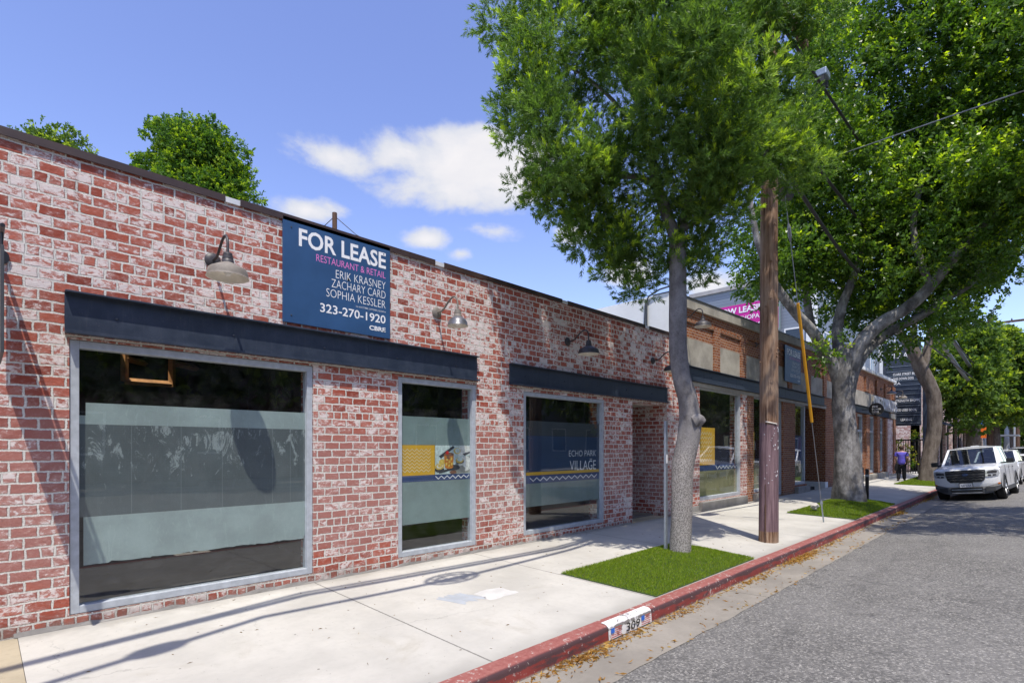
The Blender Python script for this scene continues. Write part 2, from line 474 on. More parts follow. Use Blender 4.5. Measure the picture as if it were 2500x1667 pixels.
def asphalt():
    m, t, b = newmat('worn asphalt', .85, 0, .35)
    uv = t.coord('UV')
    v = t.vor(uv, 62); g = t.noise(uv, 170, 3, .7).outputs[0]; n1 = t.noise(uv, .45, 5, .6).outputs[0]; n2 = t.noise(uv, 3.2, 6, .7).outputs[0]
    col = t.ramp(t.sep(v.outputs['Color'])[0], [(0, (.05, .049, .046)), (.45, (.18, .172, .155)), (.8, (.33, .315, .285)), (1, (.62, .59, .53))])
    col = t.mix(t.step(g, .35, .7), tuple([.085, .082, .079, 1]), col)
    col = t.mix(t.math('MULTIPLY', t.step(n1, .35, .7), .30), col, (.26, .25, .235, 1))
    col = t.mix(t.math('MULTIPLY', t.step(n2, .55, .70), .65), col, (.06, .058, .056, 1))
    st = t.noise(t.vmath('MULTIPLY', uv, (.5, 1.3, 1)), .9, 5, .65).outputs[0]
    col = t.mix(t.math('MULTIPLY', t.step(st, .58, .72), .3), col, (.07, .067, .064, 1))
    cr = t.vor(t.vmath('ADD', uv, t.vmath('MULTIPLY', t.noise(uv, 2.5, 4, .6).outputs['Color'], (.5, .5, 0))), .42, 'DISTANCE_TO_EDGE').outputs['Distance']
    ck = t.math('MULTIPLY', t.step(cr, .010, .003), t.step(t.noise(uv, .35, 2, .5).outputs[0], .54, .62))
    col = t.mix(t.math('MULTIPLY', ck, .45), col, (.07, .068, .065, 1))
    y = t.sep(uv)[1]
    oil = t.math('MULTIPLY', t.step(t.math('ABSOLUTE', t.math('SUBTRACT', y, -4.3)), .75, .1), t.step(t.noise(t.vmath('MULTIPLY', uv, (.25, 1, 1)), 2.0, 5, .7).outputs[0], .48, .7))
    col = t.mix(t.math('MULTIPLY', oil, .4), col, (.07, .068, .065, 1))
    vs = t.vor(uv, 5.5)
    sp = t.math('MULTIPLY', t.step(vs.outputs['Distance'], .11, .05), t.step(t.sep(vs.outputs['Color'])[0], .78, .8))
    col = t.mix(t.math('MULTIPLY', sp, .8), col, (.035, .033, .032, 1))
    t.put(b.inputs['Base Color'], col)
    t.put(b.inputs['Normal'], t.bump(t.math('ADD', t.math('MULTIPLY', v.outputs['Distance'], .8), g), .55, .006))
    return m
M['asphalt'] = asphalt()

def kerb_mat():
    m, t, b = newmat('chipped red kerb paint', .6, 0, .4)
    uv = t.coord('UV'); ob = t.coord('Object')
    x, y, z = t.sep(ob)
    n1 = t.noise(ob, 3.0, 6, .7).outputs[0]; n2 = t.noise(ob, 24, 6, .72).outputs[0]; n3 = t.noise(ob, 90, 4, .7).outputs[0]
    top = t.step(z, -.080, -.064)
    red = t.mix(t.step(n1, .3, .7), (.18, .030, .026, 1), (.26, .048, .040, 1))
    dusty = t.mix(t.step(n2, .35, .7), (.25, .085, .072, 1), (.34, .15, .125, 1))
    col = t.mix(t.math('MULTIPLY', top, .8), red, dusty)
    # dark tyre scuffs along the upper arris
    band = t.math('MULTIPLY', t.step(z, -.135, -.095), t.step(z, -.058, -.068))
    sc = t.step(t.math('ADD', t.noise(t.vmath('MULTIPLY', ob, (.7, 1, 3)), 2.6, 6, .7).outputs[0], t.math('MULTIPLY', band, .20)), .50, .60)
    col = t.mix(t.math('MULTIPLY', t.math('MULTIPLY', sc, t.math('SUBTRACT', 1, top)), .85), col, (.055, .04, .045, 1))
    chip = t.step(t.math('ADD', n2, t.math('MULTIPLY', t.math('SUBTRACT', n1, .5), .5)), .62, .66)
    col = t.mix(t.math('MULTIPLY', chip, .9), col, t.mix(n3, (.30, .27, .24, 1), (.52, .48, .44, 1)))
    low = t.step(t.math('ADD', z, t.math('MULTIPLY', t.math('SUBTRACT', n2, .5), .05)), -.180, -.205)
    col = t.mix(low, col, (.24, .215, .185, 1))
    # old unpainted / faded stretches
    t.put(b.inputs['Base Color'], col)
    t.put(b.inputs['Roughness'], t.math('ADD', .45, t.math('MULTIPLY', n2, .4)))
    t.put(b.inputs['Normal'], t.bump(t.math('ADD', n2, t.math('MULTIPLY', chip, -.5)), .4, .008))
    return m
M['kerb'] = kerb_mat()

M['steel_navy'] = plain('dark blue steel paint', (.014, .021, .036), .42, 0, .5, .25, 9)
def dusty_steel():
    m, t, b = newmat('dusty dark blue steel', .45, 0, .5)
    p = t.coord('Object'); n = t.noise(p, 5, 7, .7).outputs[0]; s = t.noise(t.vmath('MULTIPLY', p, (6, 1, .8)), 4, 5, .65).outputs[0]
    col = t.mix(t.step(n, .35, .7), (.018, .027, .046, 1), (.032, .044, .068, 1))
    col = t.mix(t.math('MULTIPLY', t.step(s, .52, .75), .35), col, (.075, .08, .09, 1))
    col = t.mix(t.math('MULTIPLY', t.step(t.noise(p, 55, 4, .7).outputs[0], .66, .72), .7), col, (.20, .19, .18, 1))
    t.put(b.inputs['Base Color'], col); t.put(b.inputs['Roughness'], t.math('ADD', .3, t.math('MULTIPLY', n, .35)))
    t.put(b.inputs['Normal'], t.bump(t.noise(p, 2.2, 3, .5).outputs[0], .12, .03))
    return m
M['steel_navy'] = dusty_steel()
M['frame_alu'] = plain('grey window frame', (.40, .43, .46), .5, .0, .5, .12, 14)
M['frame_dark'] = plain('dark window frame', (.05, .055, .06), .5, 0, .5)
M['coping'] = plain('brown sheet metal coping', (.045, .026, .022), .5, .0, .5, .25, 3)
M['coping_patch'] = plain('bare metal coping joint', (.62, .64, .66), .5, 0, .5)
M['lamp_grey'] = plain('weathered grey enamel', (.20, .175, .145), .65, 0, .4, .15, 20)
M['lamp_dark'] = plain('dark bronze enamel', (.045, .040, .042), .5, 0, .5, .2, 20)
M['lamp_steel'] = plain('dull steel shade', (.15, .15, .16), .4, .5, .5, .2, 20)
M['lamp_white'] = plain('cream enamel inside', (.72, .68, .60), .5, 0, .5, .08, 12)
M['bulb'] = plain('frosted bulb', (.75, .74, .7), .3)
M['sign_blue'] = plain('navy sign board', (.024, .074, .175), .4, 0, .5, .12, 2.5)
M['sign_edge'] = plain('sign edge', (.02, .05, .11), .5)
M['white_ink'] = plain('white ink', (.80, .80, .80), .5, var=.03)
M['pink_ink'] = plain('pink ink', (.70, .20, .52), .5, var=.03)
M['navy_film'] = plain('navy vinyl', (.007, .036, .095), .45, var=.12, scale=3)
M['navy_strip'] = plain('violet blue vinyl', (.028, .060, .17), .45, var=.12, scale=3)
M['gold_film'] = plain('gold vinyl', (.70, .40, .022), .5, var=.06, scale=3)
M['cream_ink'] = plain('cream ink', (.78, .70, .45), .5, var=.03)
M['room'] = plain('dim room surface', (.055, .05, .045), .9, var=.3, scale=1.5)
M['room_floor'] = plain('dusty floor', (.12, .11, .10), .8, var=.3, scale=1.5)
M['timber'] = plain('pine timber', (.42, .20, .07), .7, var=.25, scale=12)
M['black_steel'] = plain('black powder coat', (.012, .012, .014), .4, 0, .5, .2)
M['galv'] = plain('galvanised steel', (.33, .38, .44), .45, .6, .5, .15, 25)
M['yellow'] = plain('yellow plastic guard', (.72, .34, .012), .45, 0, .5, .08)
M['wire'] = plain('overhead cable jacket', (.028, .028, .03), .6)
M['wire_grey'] = plain('bare grey strand', (.22, .23, .25), .5, .4)
M['magenta'] = plain('magenta banner', (.55, .015, .28), .55, var=.08, scale=2)
M['siding'] = None
M['roof'] = plain('roofing felt', (.35, .34, .33), .9, var=.15, scale=1)

def film(name, c, amt=.4, streak=True, scr=0.0):
    """etched window vinyl: pale grey green, smeared and scratched"""
    m, t, b = newmat(name, .55, 0, .4)
    uv = t.coord('UV')
    n = t.noise(uv, 2.2, 6, .65).outputs[0]; s = t.noise(t.vmath('MULTIPLY', uv, (5, 1.0, 1)), 3.5, 6, .7, 2.2).outputs[0]; n3 = t.noise(uv, 70, 3, .6).outputs[0]
    col = t.mix(t.step(n, .3, .72), tuple(x * .84 for x in c) + (1,), tuple(x * 1.1 for x in c) + (1,))
    if streak: col = t.mix(t.math('MULTIPLY', t.step(s, .52, .74), amt), col, tuple(min(1, x * 1.45) for x in c) + (1,))
    col = t.mix(t.math('MULTIPLY', t.step(n3, .6, .85), .25), col, tuple(x * .7 for x in c) + (1,))
    if scr:
        a = t.noise(t.vmath('ADD', t.vmath('MULTIPLY', uv, (2.1, 1, 1)), (4.2, 1.3, 0)), 3.1, 9, .8, 1.6).outputs[0]
        x, y, z = t.sep(uv)
        w = t.math('MULTIPLY', t.step(y, .95, 1.5), .12)
        k = t.step(t.math('ADD', a, w), .655, .69)
        col = t.mix(t.math('MULTIPLY', k, .6), col, (.42, .47, .46, 1))
        ln = None
        for j in (.98, 1.37, 1.73, 2.22, 2.41):
            kk = t.step(t.math('ABSOLUTE', t.math('SUBTRACT', x, j)), .004, .0015)
            ln = kk if ln is None else t.math('MAXIMUM', ln, kk)
        col = t.mix(t.math('MULTIPLY', ln, .4), col, (.26, .3, .3, 1))
    t.put(b.inputs['Base Color'], col)
    return m
M['film_pale'] = film('pale etched vinyl', (.335, .40, .385))
M['film_mid'] = film('film residue on glass', (.112, .132, .136), .35, scr=1)
M['film_teal'] = film('teal etched vinyl', (.205, .275, .26), .25)
M['film_grey'] = film('grey green vinyl', (.20, .26, .24), .2)
M['film_tan'] = film('olive etched vinyl', (.30, .28, .15), .4)
M['film_dark'] = film('dark tint film', (.035, .045, .05), .2)

def glass(name='window glass', tint=(.93, .965, .955), dirt=.05):
    m = bpy.data.materials.new(name); m.use_nodes = True
    t = NT(m.node_tree)
    for nd in list(t.n): t.n.remove(nd)
    out = t.add('ShaderNodeOutputMaterial')
    tr = t.add('ShaderNodeBsdfTransparent'); tr.inputs[0].default_value = tint + (1,)
    gl = t.add('ShaderNodeBsdfGlossy'); gl.inputs['Roughness'].default_value = .0; gl.inputs[0].default_value = (.95, .97, 1, 1)
    df = t.add('ShaderNodeBsdfDiffuse'); df.inputs[0].default_value = (.5, .52, .5, 1)
    ge = t.add('ShaderNodeNewGeometry')
    cs = t.math('SUBTRACT', 1, t.math('ABSOLUTE', t.vmath('DOT_PRODUCT', ge.outputs['Incoming'], ge.outputs['Normal'])), clamp=True)
    fr = t.math('ADD', .05, t.math('MULTIPLY', t.math('POWER', cs, 5), .95))
    bp = t.noise(t.coord('Object'), 1.3, 1, .4).outputs[0]
    nm = t.bump(bp, .012, .1); t.put(gl.inputs['Normal'], nm)
    m1 = t.add('ShaderNodeMixShader'); m2 = t.add('ShaderNodeMixShader')
    t.put(m1.inputs[0], t.math('MULTIPLY', fr, 1.7, clamp=True)); t.l.new(tr.outputs[0], m1.inputs[1]); t.l.new(gl.outputs[0], m1.inputs[2])
    dd = t.math('MULTIPLY', t.step(t.noise(t.coord('UV'), 5, 6, .75).outputs[0], .35, .8), dirt)  # pale dirt film that also paints in softer, lighter reflections and haze
    t.put(m2.inputs[0], dd); t.l.new(m1.outputs[0], m2.inputs[1]); t.l.new(df.outputs[0], m2.inputs[2])
    t.l.new(m2.outputs[0], out.inputs[0])
    return m
M['glass'] = glass()

def bark(name, c1, c2, c3, scale=9, stretch=4, bump=.6, blotch=.5, low=None):
    m, t, b = newmat(name, .9, 0, .2)
    p = t.coord('Object')
    q = t.vmath('MULTIPLY', p, (1, 1, 1 / stretch))
    n = t.noise(q, scale, 7, .68).outputs[0]; n2 = t.noise(p, 3.2, 5, .65).outputs[0]; n3 = t.noise(p, 45, 5, .7).outputs[0]
    col = t.ramp(n, [(.3, c1), (.5, c2), (.7, c3)])
    col = t.mix(t.math('MULTIPLY', t.step(n2, .42, .68), blotch), col, c3 + (1,))
    col = t.mix(t.math('MULTIPLY', t.step(n3, .52, .7), .55), col, tuple(x * .45 for x in c1) + (1,))
    h = t.math('ADD', n, t.math('MULTIPLY', n3, .5))
    if low:  # coarse corky bark on the lower bole
        z = t.sep(p)[2]
        k = t.step(t.math('ADD', z, t.math('MULTIPLY', t.math('SUBTRACT', n2, .5), .5)), low[1], low[0])
        nn = t.noise(p, 75, 6, .8).outputs[0]; v = t.vor(t.vmath('MULTIPLY', p, (1, 1, .55)), 75).outputs['Distance']
        cc = t.ramp(t.math('ADD', t.math('MULTIPLY', nn, .85), t.math('MULTIPLY', v, .4)), [(.34, (.035, .03, .026)), (.52, (.15, .135, .12)), (.70, (.36, .335, .31))])
        col = t.mix(k, col, cc)
        h = t.math('ADD', h, t.math('MULTIPLY', t.math('MULTIPLY', nn, k), 2.0))
    t.put(b.inputs['Base Color'], col)
    t.put(b.inputs['Normal'], t.bump(h, bump, .03))
    return m
M['bark_young'] = bark('smooth grey bark', (.095, .086, .082), (.165, .155, .15), (.26, .245, .24), 7, 1.6, .35, .5, low=(1.25, 1.9))
M['bark_ficus'] = bark('blotched fig bark', (.05, .046, .043), (.15, .142, .135), (.42, .405, .39), 4.2, 1.7, .7, .42)  # bark blotches; their pale tone also stands in for sun spots on the trunk
M['bark_brown'] = bark('brown bark', (.07, .055, .045), (.13, .105, .085), (.22, .19, .16), 9, 4, .7)

def leafmat(name, spec=.5, rough=.4, trans=.42, tcol=1.25):
    m = bpy.data.materials.new(name); m.use_nodes = True
    t = NT(m.node_tree); b = t.n['Principled BSDF']; out = t.n['Material Output']
    a = t.add('ShaderNodeVertexColor', layer_name='Col')
    t.l.new(a.outputs[0], b.inputs['Base Color'])
    b.inputs['Roughness'].default_value = rough; b.inputs['Specular IOR Level'].default_value = spec
    tl = t.add('ShaderNodeBsdfTranslucent')
    tc = t.mix(1.0, a.outputs[0], (1.25 * tcol, 1.35 * tcol, .45 * tcol, 1), 'MULTIPLY')
    t.l.new(tc, tl.inputs[0])
    mx = t.add('ShaderNodeMixShader'); mx.inputs[0].default_value = trans
    t.l.new(b.outputs[0], mx.inputs[1]); t.l.new(tl.outputs[0], mx.inputs[2]); t.l.new(mx.outputs[0], out.inputs[0])
    return m
M['leaf_narrow'] = leafmat('narrow leaves', .3, .5, .40, 1.3)
M['leaf_fig'] = leafmat('glossy fig leaves', .45, .35, .42, 1.35)
M['leaf_far'] = leafmat('distant leaves', .2, .6)

def pole_mat():
    m, t, b = newmat('utility pole timber', .85, 0, .2)
    p = t.coord('Object'); x, y, z = t.sep(p)
    g = t.noise(t.vmath('MULTIPLY', p, (1, 1, .045)), 34, 7, .7).outputs[0]; n2 = t.noise(p, 5, 5, .7).outputs[0]; n3 = t.noise(t.vmath('MULTIPLY', p, (1, 1, .2)), 60, 4, .7).outputs[0]
    wood = t.ramp(g, [(.34, (.06, .035, .022)), (.46, (.19, .105, .062)), (.62, (.36, .245, .165))])
    sun = t.noise(p, 1.4, 3, .5).outputs[0]  # random paler patches in the timber
    wood = t.mix(t.math('MULTIPLY', t.step(sun, .45, .65), .5), wood, (.33, .25, .185, 1))
    paint = t.mix(t.step(g, .4, .65), (.135, .085, .095, 1), (.25, .165, .175, 1))
    k = t.step(t.math('ADD', z, t.math('MULTIPLY', t.math('SUBTRACT', n2, .5), .28)), 1.97, 1.90)
    foot = t.step(t.math('ADD', z, t.math('MULTIPLY', t.math('SUBTRACT', n2, .5), .06)), .19, .165)
    k = t.math('MULTIPLY', k, t.math('SUBTRACT', 1, foot))
    col = t.mix(k, wood, paint)
    st = t.vor(t.vmath('MULTIPLY', p, (1, 1, .8)), 17)
    fl = t.math('MULTIPLY', t.step(st.outputs['Distance'], .2, .12), t.step(t.sep(st.outputs['Color'])[0], .86, .88))
    fl = t.math('MULTIPLY', fl, t.math('MULTIPLY', t.step(z, 1.0, 1.2), t.step(z, 2.0, 1.8)))
    col = t.mix(fl, col, (.62, .60, .58, 1))
    t.put(b.inputs['Base Color'], col)
    t.put(b.inputs['Normal'], t.bump(t.math('ADD', g, t.math('MULTIPLY', n3, .4)), .7, .02))
    return m
M['pole'] = pole_mat()
M['pole_far'] = bark('dark pole timber', (.06, .035, .025), (.11, .065, .045), (.17, .11, .08), 20, 12, .4, .2)

def siding_mat():
    m, t, b = newmat('grey lap siding', .6, 0, .4)
    p = t.coord('Object'); z = t.sep(p)[2]
    s = t.math('FRACT', t.math('MULTIPLY', z, 1 / .22))
    col = t.mix(t.step(s, .0, .14), (.10, .115, .14, 1), (.25, .285, .34, 1))
    t.put(b.inputs['Base Color'], col)
    t.put(b.inputs['Normal'], t.bump(s, .5, .05))
    return m
M['siding'] = siding_mat()

def carpaint(name, c):
    m, t, b = newmat(name, .3, 0, .5)
    n = t.noise(t.coord('Object'), 5, 5, .6).outputs[0]
    t.put(b.inputs['Base Color'], t.mix(t.step(n, .3, .7), tuple(x * .94 for x in c) + (1,), c + (1,)))
    b.inputs['Coat Weight'].default_value = .7; b.inputs['Coat Roughness'].default_value = .04
    return m
M['car_white'] = carpaint('white car paint', (.78, .79, .80))
M['car_grey'] = carpaint('dark grey car paint', (.09, .10, .12))
M['car_plastic'] = plain('grey unpainted plastic', (.075, .078, .085), .6, 0, .4, .1)
M['grille'] = plain('black grille plastic', (.012, .012, .014), .4)
M['grille_bar'] = plain('satin grey grille bar', (.13, .13, .135), .35, .5)
M['tyre'] = plain('tyre rubber', (.016, .016, .017), .8, 0, .3, .2)
M['rim'] = plain('silver wheel rim', (.45, .46, .48), .35, .7)
M['chrome'] = plain('bright trim', (.6, .61, .63), .2, .9)
M['lens'] = plain('headlight lens', (.55, .57, .6), .1, .3, .8, .2, 14)
M['lens_dark'] = plain('dark headlight housing', (.05, .05, .055), .15, 0, .8)
M['amber'] = plain('amber reflector', (.55, .13, .01), .3)
M['cabin'] = plain('dark cabin trim', (.03, .032, .036), .7)
M['emblem'] = plain('blue badge', (.02, .045, .12), .3)
M['plate'] = plain('pale number plate', (.62, .63, .66), .5)
M['plate_ink'] = plain('dark plate ink', (.05, .06, .12), .5)
M['skin'] = plain('skin', (.36, .20, .14), .6)
M['shirt'] = plain('violet blue cotton', (.10, .085, .42), .8, 0, .2, .15, 12)
M['trousers'] = plain('black cloth', (.014, .015, .02), .85, 0, .2, .3, 12)
M['apron'] = plain('dark apron cloth', (.03, .03, .035), .9, 0, .2)
M['hair'] = plain('brown hair', (.06, .03, .018), .7)
M['shoe'] = plain('black shoe', (.012, .012, .012), .5)
M['stone'] = plain('pale stone', (.45, .42, .38), .9)
M['grass_soil'] = plain('artificial turf backing', (.030, .060, .012), .9)
M['red_ink'] = plain('red ink', (.5, .03, .03), .6)
M['blue_ink'] = plain('blue ink', (.02, .12, .5), .6)
M['black_ink'] = plain('black stencil ink', (.02, .02, .02), .7)
M['orange_sign'] = plain('orange sign', (.8, .16, .01), .6)
M['shadowy'] = plain('dark storefront void', (.018, .018, .02), .6)  # near-black colour stands in for the unlit shop interiors
# ------------------------------------------------------------------ ground, road, pavement
def walk_z(y): return -0.0196 * (-y)
def road_z(y):
    pts = [(-60, -.2), (-17.6, -.2), (-16.9, -.18), (-15.4, -.06), (-13.5, .01), (-10.5, .04), (-7.5, .01), (-6.2, -.01), (-4.9, -.075), (-3.535, -.192), (-2.9, -.2)]
    for (a, p), (b, q) in zip(pts, pts[1:]):
        if a <= y <= b: return p + (q - p) * (y - a) / (b - a)
    return -.2
X0, X1 = -60, 420
g = MB(); g.quad((-900, -900, -.32), (1500, -900, -.32), (1500, 900, -.32), (-900, 900, -.32))
tag(g.build('ground', M['asphalt']), kind='structure')
g = MB()
ys = [-17.6, -16.9, -15.4, -13.5, -12, -10.5, -9, -7.5, -6.2, -5.5, -4.9, -4.2, -3.535]
for a, b in zip(ys, ys[1:]): g.quad((X0, a, road_z(a)), (X1, a, road_z(a)), (X1, b, road_z(b)), (X0, b, road_z(b)))
tag(g.build('road', M['asphalt']), kind='structure')
g = MB(); rr = random.Random(3)
xs = np.arange(-10, 60, .16); pv = None
for x in xs:
    e = -3.54 - rr.random() * .022
    q = ((x, e, -.186), (x, -3.03, -.203))
    if pv: g.quad(pv[0], q[0], q[1], pv[1])
    pv = q
for a, b in ((X0, -10), (60, X1)): g.quad((a, -3.535, -.186), (b, -3.535, -.186), (b, -3.03, -.203), (a, -3.03, -.203))
tag(g.build('gutter', M['gutter']), kind='structure')
# kerb with rounded, slightly worn arris
g = MB(); pr = [(-2.90, -.30), (-2.90, -.0570), (-3.00, -.0588), (-3.022, -.063), (-3.036, -.075), (-3.043, -.10), (-3.050, -.30)]
kx = [X0, -12] + list(np.arange(-10, 40, .22)) + [60, X1]
rows = []
for x in kx:
    w = [(rr.random() - .5) * s for s in (0, .0, .004, .008, .008, .005, 0)]
    rows.append([(x, py + w[i], pz + w[i] * .6) for i, (py, pz) in enumerate(pr)])
for a, b in zip(rows, rows[1:]):
    for i in range(len(pr) - 1): g.quad(a[i], b[i], b[i + 1], a[i + 1])
kerb = tag(g.build('kerb', M['kerb'], smooth=True, angle=60), kind='structure')
# sidewalk (with openings left under nothing: the turf lies on top)
g = MB(); g.quad((.225, -2.905, walk_z(-2.905)), (X1, -2.905, walk_z(-2.905)), (X1, .02, 0), (.225, .02, 0))
g.quad((.225, .02, 0), (.225, -2.905, walk_z(-2.905)), (.225, -2.905, -.3), (.225, .02, -.3))
sidewalk = tag(g.build('sidewalk', M['walk'], weld=False), kind='structure')
g = MB(); g.quad((X0, -2.905, walk_z(-2.905) - .004), (.222, -2.905, walk_z(-2.905) - .004), (.222, .02, -.004), (X0, .02, -.004))
tag(g.build('old_sidewalk_slab', M['walk_old'], weld=False), kind='structure')
# opposite pavement (seen only in the glass)
g = MB(); g.quad((X0, -22, -.05), (X1, -22, -.05), (X1, -17.5, -.05), (X0, -17.5, -.05)); g.quad((X0, -17.5, -.05), (X1, -17.5, -.05), (X1, -17.5, -.3), (X0, -17.5, -.3))
tag(g.build('opposite_pavement', M['walk'], weld=False), kind='structure')

# painted house number on the kerb
def kerb_number():
    nx0, nx1 = 3.90, 4.62
    m, tt, b = newmat('flaking white kerb paint', .6)
    ob = tt.coord('Object'); n = tt.noise(ob, 11, 7, .75).outputs[0]; n3 = tt.noise(tt.vmath('MULTIPLY', ob, (1, 1, 2)), 40, 4, .7).outputs[0]
    z = tt.sep(ob)[2]
    sc = tt.math('MULTIPLY', tt.step(z, -.120, -.098), tt.step(z, -.074, -.084))
    k = tt.step(tt.math('ADD', n, tt.math('MULTIPLY', sc, .17)), .555, .60)
    col = tt.mix(k, (.66, .65, .64, 1), tt.mix(n3, (.10, .09, .09, 1), (.26, .24, .22, 1)))
    tt.put(b.inputs['Base Color'], col)
    g = MB()
    e = .0042
    prf = [(-2.965, -.058 + e), (-3.00, -.0588 + e), (-3.025, -.060), (-3.042, -.073), (-3.049, -.10), (-3.054, -.19)]
    n = 10
    for i in range(n):
        xa = nx0 + (nx1 - nx0) * i / n; xb = nx0 + (nx1 - nx0) * (i + 1) / n
        for (p, q) in zip(prf, prf[1:]): g.quad((xa, p[0], p[1]), (xb, p[0], p[1]), (xb, q[0], q[1]), (xa, q[0], q[1]))
    o = g.build('address_marking', m, kerb, smooth=True, angle=180)
    U, V = Vector((1, 0, 0)), Vector((0, -.05, 1)).normalized()
    O = Vector((0, -3.0560, -.19))
    text('309', O, U, V, 4.17, 4.40, .014, .080, M['black_ink'], 'address_number', o, .012, .002)
    g = MB()
    for fx in (3.93, 4.43): g.quad((fx, -3.0585, -.135), (fx + .055, -3.0585, -.135), (fx + .055, -3.0555, -.092), (fx, -3.0555, -.092))
    g.build('flag_canton', M['blue_ink'], o)
    g = MB()
    for fx in (3.93, 4.43):
        for j in range(5):
            z0 = -.176 + j * .019; x0 = fx + (.06 if j > 1 else 0)
            g.quad((x0, -3.0605, z0), (fx + .16, -3.0605, z0), (fx + .16, -3.060, z0 + .006), (x0, -3.060, z0 + .006))
    g.build('flag_stripe', M['red_ink'], o)
kerb_number()
# paint marks on the pavement
def blotch(name, cx, cy, rx, ry, mat, n=26, seed=1, jag=.3, rot=0):
    r = random.Random(seed); pts = []
    for i in range(n):
        a = 2 * math.pi * i / n; k = 1 + (r.random() - .5) * jag
        sq = 1 / max(abs(math.cos(a)), abs(math.sin(a)))
        x, y = rx * math.cos(a) * k * min(sq, 1.3), ry * math.sin(a) * k * min(sq, 1.3)
        pts.append((cx + x * math.cos(rot) - y * math.sin(rot), cy + x * math.sin(rot) + y * math.cos(rot)))
    g = MB(); g.quad(*[(x, y, walk_z(y) + .0012) for x, y in pts])
    return g.build(name, mat, sidewalk)
M['patch_white'] = plain('white paint patch', (.53, .52, .49), .7, var=.1)
M['patch_grey'] = plain('blue grey paint smear', (.36, .385, .41), .8, var=.1)
blotch('paint_patch', 3.85, -1.66, .2, .15, M['patch_white'], seed=4, jag=.22)
for cx, sd in ((3.36, 2), (3.47, 5), (3.58, 9)):
    blotch('paint_smear', cx, -1.56, .05, .17, M['patch_grey'], seed=sd, jag=.4, rot=.35)

# ------------------------------------------------------------------ building A: whitewashed brick shop
EX, EY, EZ = Vector((1, 0, 0)), Vector((0, 1, 0)), Vector((0, 0, 1))
SO = -EY
bA = thing('brick_building', (5, 0, 0), 'low red brick shop with whitewashed bricks, brown parapet cap and steel lintels', 'building')
WIN = [(.54, 2.635, .10, 2.405), (3.735, 5.045, .106, 2.395), (6.02, 8.185, .12, 2.38)]
ENT = (9.137, 10.50, -.35, 2.40)
XA = 10.585
g = MB(); g.wall((0, 0, 0), EX, SO, -9, XA, -.35, 3.95, WIN + [ENT], .32)
g.build('front_wall', M['brick_white'], bA)
g = MB(); g.box(-9, XA, 11.7, 12, -.3, 3.95); g.box(-9.3, -9, 0, 12, -.3, 3.95)
g.build('rear_wall', M['brick_dark'], bA)
g = MB(); HX = (.95, 1.45, 1.3, 1.75)  # unseen roof opening, added to let daylight onto the timber framing
for a, b_, c, d in ((-9, HX[0], .32, 11.7), (HX[1], XA - .01, .32, 11.7), (HX[0], HX[1], .32, HX[2]), (HX[0], HX[1], HX[3], 11.7)): g.box(a, b_, c, d, 3.35, 3.5)
g.build('roof', M['roof'], bA)
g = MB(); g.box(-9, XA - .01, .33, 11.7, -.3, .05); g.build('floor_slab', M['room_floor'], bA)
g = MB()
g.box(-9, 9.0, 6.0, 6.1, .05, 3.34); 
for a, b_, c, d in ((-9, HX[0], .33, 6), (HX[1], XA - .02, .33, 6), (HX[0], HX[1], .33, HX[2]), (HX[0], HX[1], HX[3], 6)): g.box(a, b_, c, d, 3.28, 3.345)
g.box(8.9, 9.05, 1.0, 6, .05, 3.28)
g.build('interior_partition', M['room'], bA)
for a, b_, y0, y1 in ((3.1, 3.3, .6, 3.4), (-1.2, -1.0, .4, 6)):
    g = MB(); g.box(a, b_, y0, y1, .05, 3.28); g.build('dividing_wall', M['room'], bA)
# timber framing and joists seen through the first window
g = MB()
for (a, b_) in (((1.22, 1.9, 2.28), (1.22, 1.9, 3.2)), ((1.22, 1.9, 2.28), (1.70, 1.9, 2.28)), ((1.70, 1.9, 2.25), (1.70, 1.9, 3.2)), ((1.70, 1.9, 2.55), (2.15, 2.6, 2.6)), ((1.22, 1.9, 2.55), (1.55, 2.6, 2.6))):
    g.tube([a, b_], .04, 4)
g.build('timber_frame', M['timber'], bA)
g = MB()
for i in range(16):
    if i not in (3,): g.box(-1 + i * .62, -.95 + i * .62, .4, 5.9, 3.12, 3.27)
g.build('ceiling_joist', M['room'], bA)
# parapet cap in lengths with bare-metal joints
g = MB(); cx = [-9, wx(548), wx(585), wx(1060), wx(1082), wx(1370), wx(1384), wx(1573), wx(1583), XA - .002]
for a, b_ in ((cx[0], cx[1]), (cx[2], cx[3]), (cx[4], cx[5]), (cx[6], cx[7]), (cx[8], cx[9])):
    g = MB(); g.box(a, b_, -.028, .345, 3.952, 3.992); g.box(a, b_, -.028, -.016, 3.925, 3.952); g.build('parapet_cap', M['coping'], bA)
g = MB()
for a, b_ in ((cx[1], cx[2]), (cx[3], cx[4]), (cx[5], cx[6]), (cx[7], cx[8])):
    g = MB(); g.box(a, b_, -.02, .34, 3.93, 3.982); g.build('parapet_joint', M['coping_patch'], bA)

